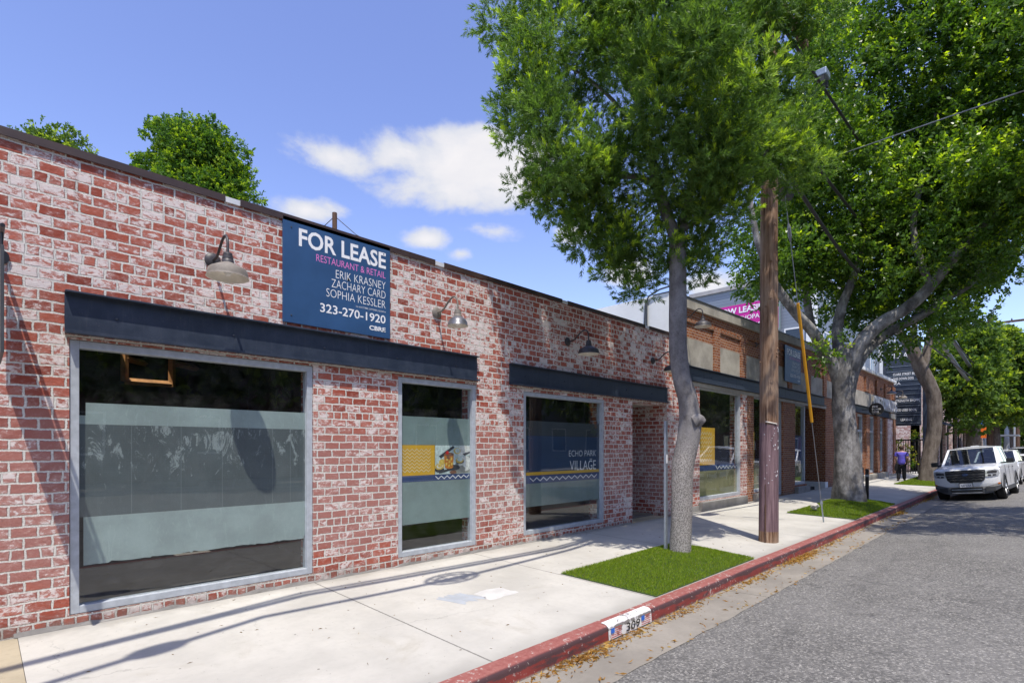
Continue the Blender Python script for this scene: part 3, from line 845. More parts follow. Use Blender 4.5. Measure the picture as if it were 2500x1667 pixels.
def channel(x0, x1, z0, z1, parent, d=.075, mat='steel_navy', name='steel_lintel'):
    g = MB(); y = -.004
    g.box(x0, x1, y - .012, y, z0, z1)
    g.box(x0, x1, y - d, y - .012, z1 - .014, z1); g.box(x0, x1, y - d + .0005, y - .012, z0, z0 + .014)
    g.box(x0, x1, y - d - .004, y - d, z0 - .001, z0 + .022)
    for x in np.arange(x0 + .9, x1, 1.9): g.box(x, x + .006, y - .0145, y - .012, z0 + .014, z1 - .014)
    ob = g.build(name, M[mat], parent, bevel=.002)
    for x in np.arange(x0 + .35, x1, .95):
        g = MB(); g.lathe([(0, 0), (.012, 0), (.012, .006), (.006, .010), (0, .010)], (x, y - .012, (z0 + z1) / 2), 6, 'Y'); g.build('bolt', M[mat], ob)
    return ob
channel(.508, 5.04, 2.445, 2.795, bA)
channel(5.70, 10.50, 2.455, 2.775, bA)

def frame(g, x0, x1, z0, z1, w, y0, y1):
    g.box(x0, x0 + w, y0, y1, z0, z1); g.box(x1 - w, x1, y0, y1, z0, z1)
    g.box(x0 + w, x1 - w, y0 - .001, y1, z0, z0 + w); g.box(x0 + w, x1 - w, y0 - .001, y1, z1 - w, z1)

def shop_window(bld, x0, x1, z0, z1, w=.062, yf=.012, depth=.11, fm='frame_alu', bot=None):
    g = MB(); frame(g, x0 + .004, x1 - .004, z0 + .004, z1 - .004, w, yf, yf + depth)
    wn = g.build('window_frame', M[fm], bld, bevel=.004)
    g = MB(); g.quad((x0 + w, yf + .055, z0 + w), (x1 - w, yf + .055, z0 + w), (x1 - w, yf + .055, z1 - w), (x0 + w, yf + .055, z1 - w))
    p = g.build('pane', M['glass'], wn, weld=False)
    return wn
def sheet(wn, name, x0, x1, z0, z1, mat, y=.0735, jag=None, notch=None):
    """vinyl on the inside of the glass"""
    g = MB(); th = .0008
    poly = [(x0, z0), (x1, z0), (x1, z1), (x0, z1)]
    if jag:
        r = random.Random(jag); lo = []
        x = x0
        while x < x1:
            lo.append((x, z0 + (r.random() ** 3) * .016)); x += .012 + r.random() * .06
        lo += [(x1 - .012, z0 + .01), (x1, z0 + .06)]
        poly = lo + [(x1, z1), (x0, z1)]
    if notch: poly = poly[:-1] + [(x0 + notch[0], z1), (x0 + notch[0], z1 - notch[1]), (x0, z1 - notch[1])]
    g.prism(poly, (0, y, 0), EX, EZ, EY, th)
    return g.build(name, mat, wn)
def zigzag(wn, x0, x1, z0, z1, n, mat, y=.0715, th=.008, name='zigzag'):
    g = MB(); st = (x1 - x0) / (2 * n)
    pts = [(x0 + i * st, z1 if i % 2 == 0 else z0) for i in range(2 * n + 1)]
    for (a, b), (c, d) in zip(pts, pts[1:]):
        g.quad((a, y, b - th), (c, y, d - th), (c, y, d + th), (a, y, b + th))
    return g.build(name, mat, wn, weld=False)
w1 = shop_window(bA, *WIN[0])
sheet(w1, 'film_band', .655, 2.60, 1.70, 1.885, M['film_pale'])
sheet(w1, 'film_band', .60, .655, 1.70, 1.775, M['film_pale'])
sheet(w1, 'film_residue', .61, 2.572, .905, 1.699, M['film_mid'])
sheet(w1, 'film_band', .64, 2.57, .49, .904, M['film_pale'], jag=3)
w2 = shop_window(bA, *WIN[1])
sheet(w2, 'film_band', 3.80, 4.98, 1.534, 1.905, M['film_teal'])
sheet(w2, 'film_band', 3.80, 4.98, .502, 1.05, M['film_teal'])
sheet(w2, 'gold_panel', 3.80, 4.36, 1.134, 1.532, M['gold_film'])
sheet(w2, 'navy_strip', 3.80, 4.98, 1.052, 1.132, M['navy_strip'])
for j in range(7): zigzag(w2, 3.845, 4.29, 1.178 + j * .045, 1.21 + j * .045, 6, M['cream_ink'], th=.0055)
zigzag(w2, 4.37, 4.965, 1.074, 1.112, 6, M['white_ink'], th=.0075)
def photo_panel(wn):
    """printed still life of a drink: flat shapes"""
    cols = {'a': ('pale print', (.58, .68, .64)), 'b': ('dark print', (.045, .045, .05)), 'c': ('amber print', (.56, .20, .02)), 'd': ('yellow print', (.66, .48, .10)), 'e': ('red print', (.60, .02, .015)), 'f': ('grey print', (.30, .30, .26)), 'g': ('light print', (.72, .72, .66)), 'h': ('brown print', (.22, .10, .05))}
    mm = [plain(n, c, .5, var=.25, scale=30) for n, c in cols.values()]
    ix = {k: i for i, k in enumerate(cols)}
    g = MB(); g.mi = 0
    X, Z, Wd, Hd = 4.365, 1.135, .615, .396
    lay = [0]
    def poly(k, pts):
        lay[0] += 1; g.mi = ix[k]
        g.quad(*[(X + a * Wd, .0732 - .00018 * lay[0], Z + b * Hd) for a, b in pts])
    def ell(k, cx, cz, rx, rz, n=18, rot=0):
        poly(k, [(cx + rx * math.cos(t) * math.cos(rot) - rz * math.sin(t) * math.sin(rot), cz + rx * math.cos(t) * math.sin(rot) + rz * math.sin(t) * math.cos(rot)) for t in [2 * math.pi * i / n for i in range(n)]])
    poly('a', [(0, 0), (1, 0), (1, 1), (0, 1)])
    poly('f', [(.45, 0), (1, .02), (1, .62), (.8, .6), (.6, .42)])
    ell('g', .86, .35, .2, .27); ell('f', .74, .16, .12, .12)
    poly('b', [(.1, .62), (.5, .98), (.55, .92), (.16, .54)])
    poly('g', [(.66, .62), (1, .68), (1, .98), (.74, .98), (.62, .8)])
    poly('b', [(.78, .70), (1, .78), (1, .72), (.84, .62)])
    ell('d', .62, .80, .10, .11); ell('a', .63, .81, .07, .085)
    ell('b', .12, .16, .13, .10); ell('d', .12, .27, .13, .11, rot=.4); ell('g', .12, .28, .085, .07, rot=.4); ell('d', .13, .29, .06, .05)
    ell('d', .19, .42, .09, .1)
    poly('b', [(.1, .02), (.62, .18), (.6, .3), (.5, .2), (.12, .12)])
    ell('b', .5, .22, .2, .1); ell('h', .5, .06, .1, .06)
    poly('c', [(.24, .70), (.52, .70), (.50, .24), (.27, .24)]); ell('c', .385, .25, .118, .07); ell('h', .38, .68, .14, .07)
    for i, (a, b) in enumerate(((.28, .3), (.36, .24), (.44, .3), (.3, .46), (.42, .48), (.37, .38))): poly('d', [(a, b), (a + .05, b + .01), (a + .055, b + .10), (a + .005, b + .09)])
    poly('h', [(.30, .55), (.38, .5), (.42, .58), (.34, .62)])
    ell('e', .33, .74, .045, .06)
    ell('b', .70, .43, .12, .09); ell('d', .69, .47, .115, .105); ell('a', .70, .50, .085, .07)
    g.build('photo_print', mm, wn, weld=False)
photo_panel(w2)
w3 = shop_window(bA, *WIN[2])
sheet(w3, 'film_band', 6.10, 8.12, 1.692, 1.93, M['film_dark'])
sheet(w3, 'navy_panel', 6.10, 8.12, 1.104, 1.690, M['navy_film'])
sheet(w3, 'gold_stripe', 6.10, 8.12, 1.052, 1.103, M['gold_film'])
sheet(w3, 'navy_strip', 6.10, 8.12, .922, 1.051, M['navy_strip'])
sheet(w3, 'film_band', 6.10, 8.12, .55, .921, M['film_grey'])
zigzag(w3, 6.24, 8.05, .958, 1.012, 11, M['white_ink'], th=.009)
text('ECHO PARK', (0, .0722, 0), EX, EZ, 7.235, 8.02, 1.345, .105, M['white_ink'], 'lettering', w3, -.012, .001)
text('VILLAGE', (0, .0722, 0), EX, EZ, 7.259, 8.02, 1.10, .17, M['white_ink'], 'lettering', w3, -.006, .001)
g = MB(); g.quad((7.83, .0712, 1.288), (7.90, .0712, 1.288), (7.90, .0712, 1.298), (7.83, .0712, 1.298)); g.build('letter_macron', M['white_ink'], w3)

# recessed entry
g = MB(); g.box(9.05, 9.137, .32, 1.6, -.3, 2.6); g.box(10.50, XA - .003, .32, 1.6, -.3, 2.6)
g.build('entry_side_wall', M['brick_white'], bA)
g = MB(); g.box(9.137, 10.5, .001, 1.0, 2.402, 2.5); g.build('entry_soffit', M['cement'], bA)
g = MB(); g.box(9.137, 10.5, .021, 1.0, -.3, .012); g.build('entry_floor', M['walk_old'], bA)
g = MB(); frame(g, 9.145, 10.49, .012, 2.40, .07, .86, .95); dr = g.build('entry_door', M['frame_alu'], bA)
g = MB(); g.box(9.215, 10.42, .9, .91, .08, 2.33); g.build('pane', M['glass'], dr)
# floor-level flashing strip
g = MB(); rr2 = random.Random(5); pv = None
for x in np.arange(.2, 9.1, .12):
    q = (-.006 - rr2.random() * .012, .012 + rr2.random() * .03)
    if pv: g.quad((pv[0], pv[1][0], .001), (x, q[0], .001), (x, -.0015, q[1]), (pv[0], -.0015, pv[1][1]))
    pv = (x, q)
g.build('mortar_fillet', M['cement_dark'], bA)

# ------------------------------------------------------------------ building B: orange brick shop with cement panels
bB = thing('brick_building', (16, 0, 0), 'taller orange brick shop with bare cement panels under a long blue steel beam', 'building')
XB0, XB1 = 10.59, 23.6
topB = lambda w: 4.64 + (w - XB0) * .0225
HB = [(12.05, 14.60, .22, 2.99), (15.38, 16.95, .22, 2.99), (17.0, 17.80, .02, 2.99), (18.90, 20.15, .25, 2.99), (20.15, 22.4, -.3, 2.99)]
g = MB(); g.wall((0, 0, 0), EX, SO, XB0, 14.9, -.35, 3.02, [h for h in HB if h[0] < 14.9], .35)
g.build('lower_wall', M['brick_white'], bB)
g = MB(); g.wall((0, 0, 0), EX, SO, 14.9, XB1, -.35, 3.02, [h for h in HB if h[0] > 14.9], .35)
g.build('lower_wall', M['brick_orange'], bB)
g = MB(); g.wall((0, 0, 0), EX, SO, XB0, XB1, 3.02, 5, [], .35, top=topB)
g.build('upper_wall', M['brick_orange'], bB)
PIL = [(12.72, 13.05), (14.35, 14.7), (16.2, 16.55), (18.1, 18.45), (20.0, 20.4), (21.9, 22.3)]
for a, b in PIL:
    g = MB(); g.box(a, b, -.06, -.002, 3.37, 4.36); g.box(a - .06, b + .06, -.055, -.0025, 4.36, topB(a) - .28); g.build('brick_pilaster', M['brick_orange'], bB)
g = MB()
for a in np.arange(XB0 + .02, XB1 - .1, .2): g.box(a, a + .1, -.04, -.003, topB(a) - .30, topB(a) - .22)
g.box(XB0, XB1, -.035, -.0015, 4.36, 4.40)
g.build('corbel_course', M['brick_orange'], bB)
g = MB()
pe = [XB0 + .02] + [q for p in PIL for q in p] + [XB1 - .02]
for a, b in zip(pe[::2], pe[1::2]):
    g = MB(); g.box(a + .005, b - .005, -.022, -.001, 3.37, 4.0); g.build('cement_panel', M['cement'], bB)
g = MB()
for i in range(12):
    a = XB0 + (XB1 - XB0) * i / 12; b = XB0 + (XB1 - XB0) * (i + 1) / 12
    g.prism([(a, topB(a)), (b - .006, topB(b)), (b - .006, topB(b) + .22), (a, topB(a) + .22)], (0, -.07, 0), EX, EZ, EY, .45)
g.build('parapet_cap', M['cement'], bB)
g = MB()
for i in range(6):
    a = XB0 + (XB1 - XB0) * i / 6; b = XB0 + (XB1 - XB0) * (i + 1) / 6
    g.prism([(a, topB(a) + .222), (b, topB(b) + .222), (b, topB(b) + .25), (a, topB(a) + .25)], (0, -.085, 0), EX, EZ, EY, .48)
g.build('metal_flashing', M['frame_dark'], bB)
g = MB(); g.wall((XB0 - .004, 0, 0), EY, -EX, .0, 2.05, 3.5, 4.9, [], .3, top=lambda w: 4.86 + .02 * math.sin(w * 5)); g.box(XB0 - .002, XB0 + .3, 2.05, 14, 3.4, 4.0)
g.build('white_side_wall', M['white_render'], bB)
g = MB(); g.tube([(XB0 - .04, .52, 3.5), (XB0 - .04, .52, 4.75), (XB0 - .04, .48, 4.86), (XB0 - .04, .2, 4.96), (XB0 - .04, -.05, 4.98)], .02, 6)
g.tube([(XB0 - .03, .62, 3.5), (XB0 - .03, .56, 4.8)], .014, 6)
g.build('conduit', M['frame_dark'], bB)
channel(XB0 + .75, 22.15, 3.03, 3.36, bB, .08)
g = MB(); g.box(XB0 + .6, 22.35, -.03, -.001, 2.93, 3.02); g.build('stone_lintel', M['cement'], bB)
g = MB()
for a, b, y, z in ((11.98, 14.66, -.12, .21), (15.3, 16.98, -.12, .21), (18.85, 20.1, -.12, .21), (XB0 + .1, 11.97, -.03, .14), (20.15, 20.3, -.06, .2)):
    g = MB(); g.box(a, b, y, -.003, -.1, z); g.build('base_plinth', M['cement_dark'], bB, bevel=.01)
for i, h in enumerate(HB[:4]):
    wn = shop_window(bB, *h, w=.085, yf=.06, depth=.12, fm='frame_alu')
    if i == 0:
        sheet(wn, 'gold_panel', 12.12, 13.15, 1.07, 1.99, M['gold_film'], y=.124)
        for j in range(7): zigzag(wn, 12.18, 12.98, 1.16 + j * .108, 1.23 + j * .108, 6, M['cream_ink'], y=.121, th=.012)
        sheet(wn, 'navy_strip', 12.12, 14.54, .93, 1.06, M['navy_strip'], y=.124)
        zigzag(wn, 13.2, 14.5, .955, 1.03, 6, M['white_ink'], y=.121, th=.014)
        sheet(wn, 'film_band', 12.12, 14.54, .30, .925, M['film_tan'], y=.124)
    if i == 1:
        sheet(wn, 'gold_panel', 15.46, 15.75, 1.0, 1.95, M['gold_film'], y=.124)
        sheet(wn, 'film_band', 15.46, 16.86, .30, .9, M['film_tan'], y=.124)
    if i == 3:
        sheet(wn, 'gold_panel', 18.98, 19.3, .95, 1.9, M['gold_film'], y=.124)
        sheet(wn, 'navy_panel', 19.3, 20.06, .95, 1.9, M['navy_strip'], y=.124)
        sheet(wn, 'film_band', 18.98, 20.06, .33, .94, M['film_tan'], y=.124)
# deep recess with orange return wall on a white base
g = MB(); g.wall((22.36, 0, 0), -EY, -EX, -1.9, -.001, .22, 3.0, [], .3); g.build('return_wall', M['brick_orange'], bB)
g = MB(); g.wall((20.16, 0, 0), EY, EX, .352, 1.9, -.1, 3.0, [], .1); g.build('return_wall', M['brick_orange'], bB)
g = MB(); g.box(22.33, 22.66, -.005, 1.9, -.3, .215); g.build('white_base', M['white_render'], bB)
g = MB(); frame(g, 20.27, 22.34, .01, 2.95, .09, 1.9, 1.98); dr = g.build('entry_door', M['frame_dark'], bB)
g = MB(); g.box(20.36, 22.25, 1.93, 1.94, .1, 2.86); g.build('pane', M['glass'], dr)
g = MB(); g.box(20.16, 22.4, .001, 1.99, 2.992, 3.1); g.build('entry_soffit', M['cement'], bB)
g = MB(); g.box(XB0, XB1, 11.7, 12, -.3, 4.4); g.box(XB1 - .3, XB1, .36, 11.7, -.3, 4.4); g.box(XB0 + .31, XB1 - .31, .36, 11.7, 4.1, 4.25)
g.build('roof', M['roof'], bB)
g = MB(); g.box(XB0 + .02, XB1 - .31, 4.5, 4.6, -.1, 4.09); g.box(XB0 + .02, XB1 - .31, .36, 4.5, -.2, .03); g.box(XB0 + .003, XB0 + .1, .36, 4.5, -.2, 3.4); g.box(14.9, 15.0, .4, 4.5, 0, 4.09)
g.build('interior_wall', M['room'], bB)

# ------------------------------------------------------------------ building C: far orange brick shop with letters
bC = thing('brick_building', (30, 0, 0), 'orange brick corner shop with white parapet cap and tall channel letters', 'building')
XC0, XC1 = 23.62, 35.3
HC = [(24.3, 26.2, .3, 3.0), (26.9, 28.35, .3, 3.0), (29.25, 30.6, .3, 3.0), (31.45, 32.6, .3, 3.0)]
g = MB(); g.wall((0, 0, 0), EX, SO, XC0, XC1, -.3, 5.0, HC, .35); g.wall((XC1, 0, 0), EY, EX, .36, 10, -.3, 5.0, [], .3)
g.build('front_wall', M['brick_orange'], bC)
g = MB()
for a, b in ((26.3, 26.8), (28.45, 29.1), (30.7, 31.3), (32.7, 33.1), (34.7, XC1)):
    g = MB(); g.box(a, b, -.09, -.002, -.1, 3.0); g.build('brick_pilaster', M['brick_orange'], bC)
    g = MB(); g.box(a, b, -.07, -.0025, 4.05, 4.75); g.build('brick_pilaster', M['brick_orange'], bC)
g = MB(); g.box(33.15, 34.68, -.045, -.0015, -.1, 2.99); g.build('whitewashed_panel', M['brick_pale'], bC)
g = MB(); g.box(XC0, 30.2, -.10, .4, 4.98, 5.12); g.box(30.2, XC1 + .05, -.11, .4, 4.985, 5.13); g.build('parapet_cap', M['white_render'], bC)
g = MB(); g.box(XC0 + .1, XC1 - .02, -.03, -.001, 3.37, 4.02); g.build('cement_band', M['cement'], bC)
channel(XC0 + .2, 33.9, 3.03, 3.36, bC, .1); g = MB(); g.box(33.9, XC1, -.1, -.001, 3.03, 3.3); g.build('stone_lintel', M['cement'], bC)
for h in HC:
    wn = shop_window(bC, *h, w=.1, yf=.05, depth=.12)
    g = MB(); g.box(h[0] + .1, h[1] - .1, .045, .16, 2.2, 2.3); g.build('transom', M['frame_alu'], wn)
    sheet(wn, 'film_band', h[0] + .11, h[1] - .11, .42, 2.19, M['film_teal'], y=.114)
for a, b, z in ((24.0, 33.0, .26), (33.1, XC1, .1)):
    g = MB(); g.box(a, b, -.14, -.003, -.1, z); g.build('base_plinth', M['cement'], bC)
g = MB(); g.box(XC0, XC1 - .3, 9.7, 10, -.3, 4.9); g.box(XC0 + .1, XC1 - .31, .36, 9.7, 4.3, 4.4); g.build('roof', M['roof'], bC)
g = MB(); g.box(XC0 + .05, XC1 - .31, 3.5, 3.6, -.1, 4.29); g.box(XC0 + .05, XC1 - .31, .37, 3.5, -.1, .02); g.build('interior_wall', M['room'], bC)
# ------------------------------------------------------------------ wall lamps
def gooseneck(x, z, label, shade='lamp_dark', r=.175, dome=False, arm='lamp_dark', y=0):
    t = thing('wall_lamp', (x, y, z), label, 'lamp', 'gooseneck lamps along the brick shop walls')
    g = MB(); g.lathe([(.0, .0), (.07, .0), (.075, .012), (.06, .028), (.03, .034), (.0, .036)], n=20, axis='Y'); g.build('mounting_plate', M[arm], t, True, local=True)
    g = MB()
    P = [(0, -.03, 0), (0, -.085, .0), (0, -.13, .006), (0, -.18, .032), (0, -.235, .078), (0, -.29, .118), (0, -.35, .142), (0, -.40, .135), (0, -.435, .10), (0, -.448, .05), (0, -.45, -.04)]
    g.tube(P, .0125, 10); g.build('arm', M[arm], t, True, local=True)
    o = (0, -.45, 0)
    g = MB(); g.lathe([(.02, -.035), (.036, -.04), (.04, -.06), (.037, -.063), (.044, -.068), (.047, -.095), (.044, -.098), (.050, -.104), (.053, -.135)], o, 20, cap0=True); g.build('socket', M[arm], t, True, local=True)
    if dome: pr = [(.05, -.13), (r * .5, -.14), (r * .78, -.165), (r * .93, -.20), (r, -.245), (r * 1.03, -.25)]
    else: pr = [(.05, -.132), (r * .55, -.155), (r * .86, -.185), (r * .93, -.198), (r * .985, -.245), (r, -.262), (r * 1.025, -.266)]
    g = MB(); g.lathe(pr, o, 40); sh = g.build('lamp_shade', M[shade], t, True, local=True, angle=50)
    g = MB(); g.lathe([(a - .004, b - .002) for a, b in pr[:-1]] + [(pr[-1][0], pr[-1][1] - .0005)], o, 40)
    g.build('shade_lining', M['lamp_white'], sh, True, local=True, angle=50)
    g = MB(); g.lathe([(.02, -.14), (.022, -.17), (.036, -.20), (.036, -.22), (.02, -.245), (.001, -.25)], o, 16); g.build('bulb', M['bulb'], t, True, local=True)
    return t
gooseneck(1.62, 3.32, 'weathered grey enamel gooseneck lamp between the first window beam and the big blue lease sign', 'lamp_grey')
gooseneck(4.33, 3.30, 'small dull metal dome gooseneck lamp just past the big blue lease sign', 'lamp_steel', .13, True, 'lamp_grey')
gooseneck(7.10, 3.30, 'dark bronze gooseneck lamp above the navy village window', 'lamp_dark')
gooseneck(9.90, 3.30, 'gooseneck lamp half hidden by the young street tree trunk', 'lamp_dark')
gooseneck(11.25, 4.42, 'black gooseneck lamp with pale lining high on the shaded orange brick wall', 'lamp_dark', y=-.003)
gooseneck(15.5, 4.40, 'gooseneck lamp mostly behind the wooden utility pole', 'lamp_dark', y=-.003)
gooseneck(31.9, 4.42, 'grey gooseneck lamp above the tall white letters on the far shop', 'lamp_steel', .2, y=-.003)
gooseneck(34.95, 4.40, 'pale gooseneck lamp at the far shop corner in front of the tenant directory', 'lamp_grey', .2, arm='lamp_grey', y=-.003)

# ------------------------------------------------------------------ lease signs and other boards
def lease_sign(x0, x1, z0, z1, y, label):
    t = thing('lease_sign', (x0, y, z0), label, 'sign')
    g = MB(); g.box(x0, x1, y - .022, y - .002, z0, z1)
    bd = g.build('board', M['sign_blue'], t, bevel=.002)
    g = MB()
    for x in (x0 + .09, x1 - .09):
        for z in (z0 + .08, z1 - .1): g.lathe([(.0, .0), (.009, .0), (.007, .005), (0, .006)], (x, y - .022, z), 8, 'Y')
    g.build('fixing_screw', M['frame_dark'], t)
    sx = (x1 - x0) / 1.327; sz = (z1 - z0) / 1.12
    X = lambda v: x0 + (v - 2.289) * sx
    Z = lambda v: z0 + (v - 2.84) * sz
    rows = [('FOR LEASE', 2.462, 3.555, 3.680, .196, 'white_ink', .022), ('RESTAURANT & RETAIL', 2.66, 3.55, 3.566, .078, 'pink_ink', -.004), ('ERIK KRASNEY', 2.894, 3.55, 3.431, .092, 'white_ink', -.014),
            ('ZACHARY CARD', 2.842, 3.55, 3.318, .092, 'white_ink', -.014), ('SOPHIA KESSLER', 2.779, 3.55, 3.200, .092, 'white_ink', -.014), ('Lic # 01717802 | 01970505 | 02134714', 3.15, 3.55, 3.142, .024, 'white_ink', .0),
            ('323-270-1920', 2.705, 3.55, 3.013, .100, 'white_ink', .012), ('CBRE', 3.325, 3.55, 2.910, .055, 'white_ink', .03)]
    for s, a, b, zz, cap, mt, bo in rows:
        text(s, (0, y - .022, 0), EX, EZ, X(a), X(b), Z(zz), cap * sz, M[mt], 'lettering', bd, bo, .0015)
    return t
lease_sign(2.289, 3.60, 2.84, 3.965, -.006, 'big navy blue for lease board fixed under the brown parapet cap')
lease_sign(17.68, 19.20, 3.57, 4.69, -.064, 'smaller navy for lease board beside the wooden utility pole and yellow guy guard')

def blade_sign():
    t = thing('blade_sign', (.118, 0, 2.9), 'dark projecting sign seen edge-on at the picture border', 'sign')
    g = MB(); g.box(.109, .127, -.80, -.06, 2.14, 2.86); g.build('panel', M['frame_dark'], t, bevel=.003)
    g = MB(); g.tube([(.118, 0, 2.98), (.118, -.84, 2.98)], .014, 8); g.build('bracket', M['black_steel'], t)
    g = MB(); g.lathe([(0, 0), (.06, 0), (.06, .02), (0, .02)], (.118, 0, 2.98), 16, 'Y'); g.build('mounting_plate', M['black_steel'], t)
    for y in (-.15, -.7):
        g = MB(); g.tube([(.118, y, 2.98), (.118, y, 2.86)], .008, 6); g.build('hanger', M['black_steel'], t)
blade_sign()

t = thing('projecting_sign', (28.0, 0, 3.2), 'round black projecting sign reading one down dog', 'sign')
g = MB(); g.lathe([(0, 0), (.275, 0), (.28, .006), (.28, .05), (0, .055)], (28.0, -.54, 3.19), 36, 'X'); dsk = g.build('disc', M['black_steel'], t, True)
g = MB(); g.tube([(28.03, 0, 3.19), (28.03, -.27, 3.19)], .02, 8); g.build('bracket', M['black_steel'], t)
for s, y0, y1, z, c in (('ONE', .39, .61, 3.27, .075), ('DOWN', .39, .71, 3.155, .075), ('DOG', .39, .63, 3.04, .075)):
    text(s, (27.998, 0, 0), -EY, EZ, y0, y1, z, c, M['white_ink'], 'lettering', dsk, .01, .002)
text('FITNESS', (27.998, 0, 0), -EY, EZ, .4, .7, 2.985, .022, M['white_ink'], 'lettering', dsk, 0, .002)

t = thing('channel_letters', (32, -.12, 3.4), 'tall white letters reading one down dog standing on the far shop beam', 'sign')
g = MB(); g.box(29.6, 35.2, -.12, -.10, 3.38, 3.40); g.build('mounting_rail', M['frame_alu'], t)
for dy in (0, .02, .04): text('ONE DOWN DOG', (0, -.15 + dy, 0), EX, EZ, 29.7, 35.25, 3.40, .55, M['white_ink'], 'letters', t, .03, .0)

def directory():
    X = 36.5
    t = thing('directory_sign', (X, -.3, -.05), 'tall dark tenant directory with white names beside the courtyard gate', 'sign')
    g = MB(); g.box(X + .02, X + .12, -1.02, .55, 2.72, 7.4); bd = g.build('cabinet', M['steel_navy'], t)
    g = MB(); g.box(X - .02, X + .16, -1.30, -1.10, -.3, 6.9); g.box(X + .02, X + .12, .56, .72, -.3, 7.4); g.build('post', M['steel_navy'], t)
    g = MB()
    for z in (2.86, 3.30, 3.44, 3.83, 3.97, 4.22, 4.48, 4.74, 4.98, 5.24, 5.49, 5.76, 6.05): g.box(X - .004, X + .02, -1.02, .55, z - .016, z)
    g.box(X - .004, X + .02, -1.04, -1.02, 2.72, 6.2)
    g.build('divider_strip', M['galv'], t)
    for s, y0, y1, z in (('CLARK STREET BREAD', -.24, 1.0, 5.53), ('ONE DOWN DOG', -.24, .70, 5.28), ('ORÅ', -.42, .12, 5.02), ('JUICE BAR', -.42, .36, 4.27), ('THE STRENGTH SHOPPE', -.42, .98, 4.04), ('A GOOD USED BOOK', -.35, .84, 3.52), ('LEASING', .12, .62, 2.98)):
        text(s, (X + .0, 0, 0), -EY, EZ, y0, y1, z, .14, M['white_ink'], 'lettering', bd, .02, .003)
    text('ECHO PARK', (X + .0, 0, 0), -EY, EZ, -.45, .9, 7.0, .22, M['white_ink'], 'lettering', bd, .01, .003)
    text('VILLAGE', (X + .0, 0, 0), -EY, EZ, -.45, .9, 6.5, .30, M['white_ink'], 'lettering', bd, .01, .003)
directory()

# ------------------------------------------------------------------ utility pole, guy, cables
def pole():
    bx, by = 9.21, -2.54
    t = thing('utility_pole', (bx, by, -.05), 'brown wooden utility pole with mauve painted lower half', 'utility pole')
    rr = random.Random(8); g = MB(); n = 28; rows = []
    hs = [0, .1, .25, .5, .9, 1.3, 1.7, 2.1, 2.6, 3.2, 4, 5, 6.2, 7.6, 9, 10.6]
    for h in hs:
        r = .150 - .0036 * h
        rows.append([(bx + .02 * h * .3 + r * (1 + .02 * math.sin(a * 5 + h) + .012 * math.sin(a * 11 + h * 2)) * math.cos(a), by + r * (1 + .02 * math.sin(a * 5 + h)) * math.sin(a), h - .06) for a in [2 * math.pi * k / n for k in range(n)]])
    for a, b in zip(rows, rows[1:]):
        for k in range(n): g.quad(a[k], a[(k + 1) % n], b[(k + 1) % n], b[k])
    g.quad(*rows[-1])
    shaft = g.build('shaft', M['pole'], t, True, angle=60)
    vd = Vector((CX - bx, CY - by, 0)).normalized(); sd_ = Vector((vd.y, -vd.x, 0))
    def on(a, h):
        r = .152 - .0036 * h + .002
        dr = vd * math.cos(a) + sd_ * math.sin(a)
        return Vector((bx + .006 * h, by, h - .05)) + dr * r, dr
    for i in range(14):  # knots
        p, dr = on(rr.uniform(-1.2, 1.2), rr.uniform(2.2, 5.8))
        g = MB(); g.tube([p - dr * .012, p + dr * .006], [.026, .016], 8); g.build('knot', M['pole'], shaft, True)
    g = MB(); p, dr = on(-.55, 1.93); q, d2 = on(.25, 1.935)
    pts = [on(-.9 + i * .12, 1.93 + .004 * i)[0] + on(-.9 + i * .12, 1.93)[1] * .004 for i in range(11)]
    g.tube(pts, .009, 6); g.build('rope_tie', M['lamp_white'], t)
    for i in range(26):  # torn paper and staples
        a, h = rr.uniform(-1.1, .5), rr.choice([rr.uniform(1.5, 1.9), rr.uniform(.9, 1.6)])
        p, dr = on(a, h); s = Vector((-dr.y, dr.x, 0)); w, e = rr.uniform(.006, .022), rr.uniform(.008, .03)
        p = p + dr * .004
        g = MB(); g.quad(p, p + s * w + Vector((0, 0, rr.uniform(-.01, .01))), p + s * w * .6 + Vector((0, 0, e)) + dr * .006, p + Vector((0, 0, e * .7)))
        g.build('torn_paper', M['white_ink'], t, weld=False)
    g = MB(); pts = [on(.32, h)[0] for h in (-.02, .2, .45, .62)]; g.tube(pts, .012, 6); g.tube([on(.32, .6)[0], on(.32, .95)[0]], .006, 5)
    for h in (.15, .5): g.tube([on(.22, h)[0], on(.32, h)[0] + on(.32, h)[1] * .012, on(.42, h)[0]], .006, 5)
    g.build('ground_rod', M['pole_far'], t)
    g = MB(); g.box(bx - 1.2, bx + 1.2, by - .26, by - .16, 8.6, 8.72); g.box(bx - .9, bx + .9, by - .26, by - .16, 10.0, 10.12); g.build('crossarm', M['pole_far'], t)
pole()

def guy():
    t = thing('guy_wire', (12.413, -2.521, -.05), 'steel guy wire with long yellow plastic guard anchored near the fig tree turf', 'guy wire')
    a = Vector((12.413, -2.521, -.06)); d = Vector((9.32, -2.535, 7.75)) - a
    P = lambda z: a + d * ((z - a.z) / d.z)
    g = MB(); g.tube([P(-.06), P(7.75)], .0075, 6); g.build('cable', M['wire_grey'], t)
    g = MB(); g.tube([P(2.0), P(4.17)], .028, 8); g.build('yellow_guard', M['yellow'], t)
    g = MB(); g.tube([P(-.06), P(.36)], .014, 8); g.tube([P(.30), P(.36), P(.42)], [.014, .03, .012], 8); g.build('anchor_rod', M['galv'], t)
    g = MB(); g.tube([P(5.2), P(5.28), P(5.42), P(5.5)], [.01, .032, .032, .01], 8); g.build('strain_insulator', M['wire_grey'], t)
guy()

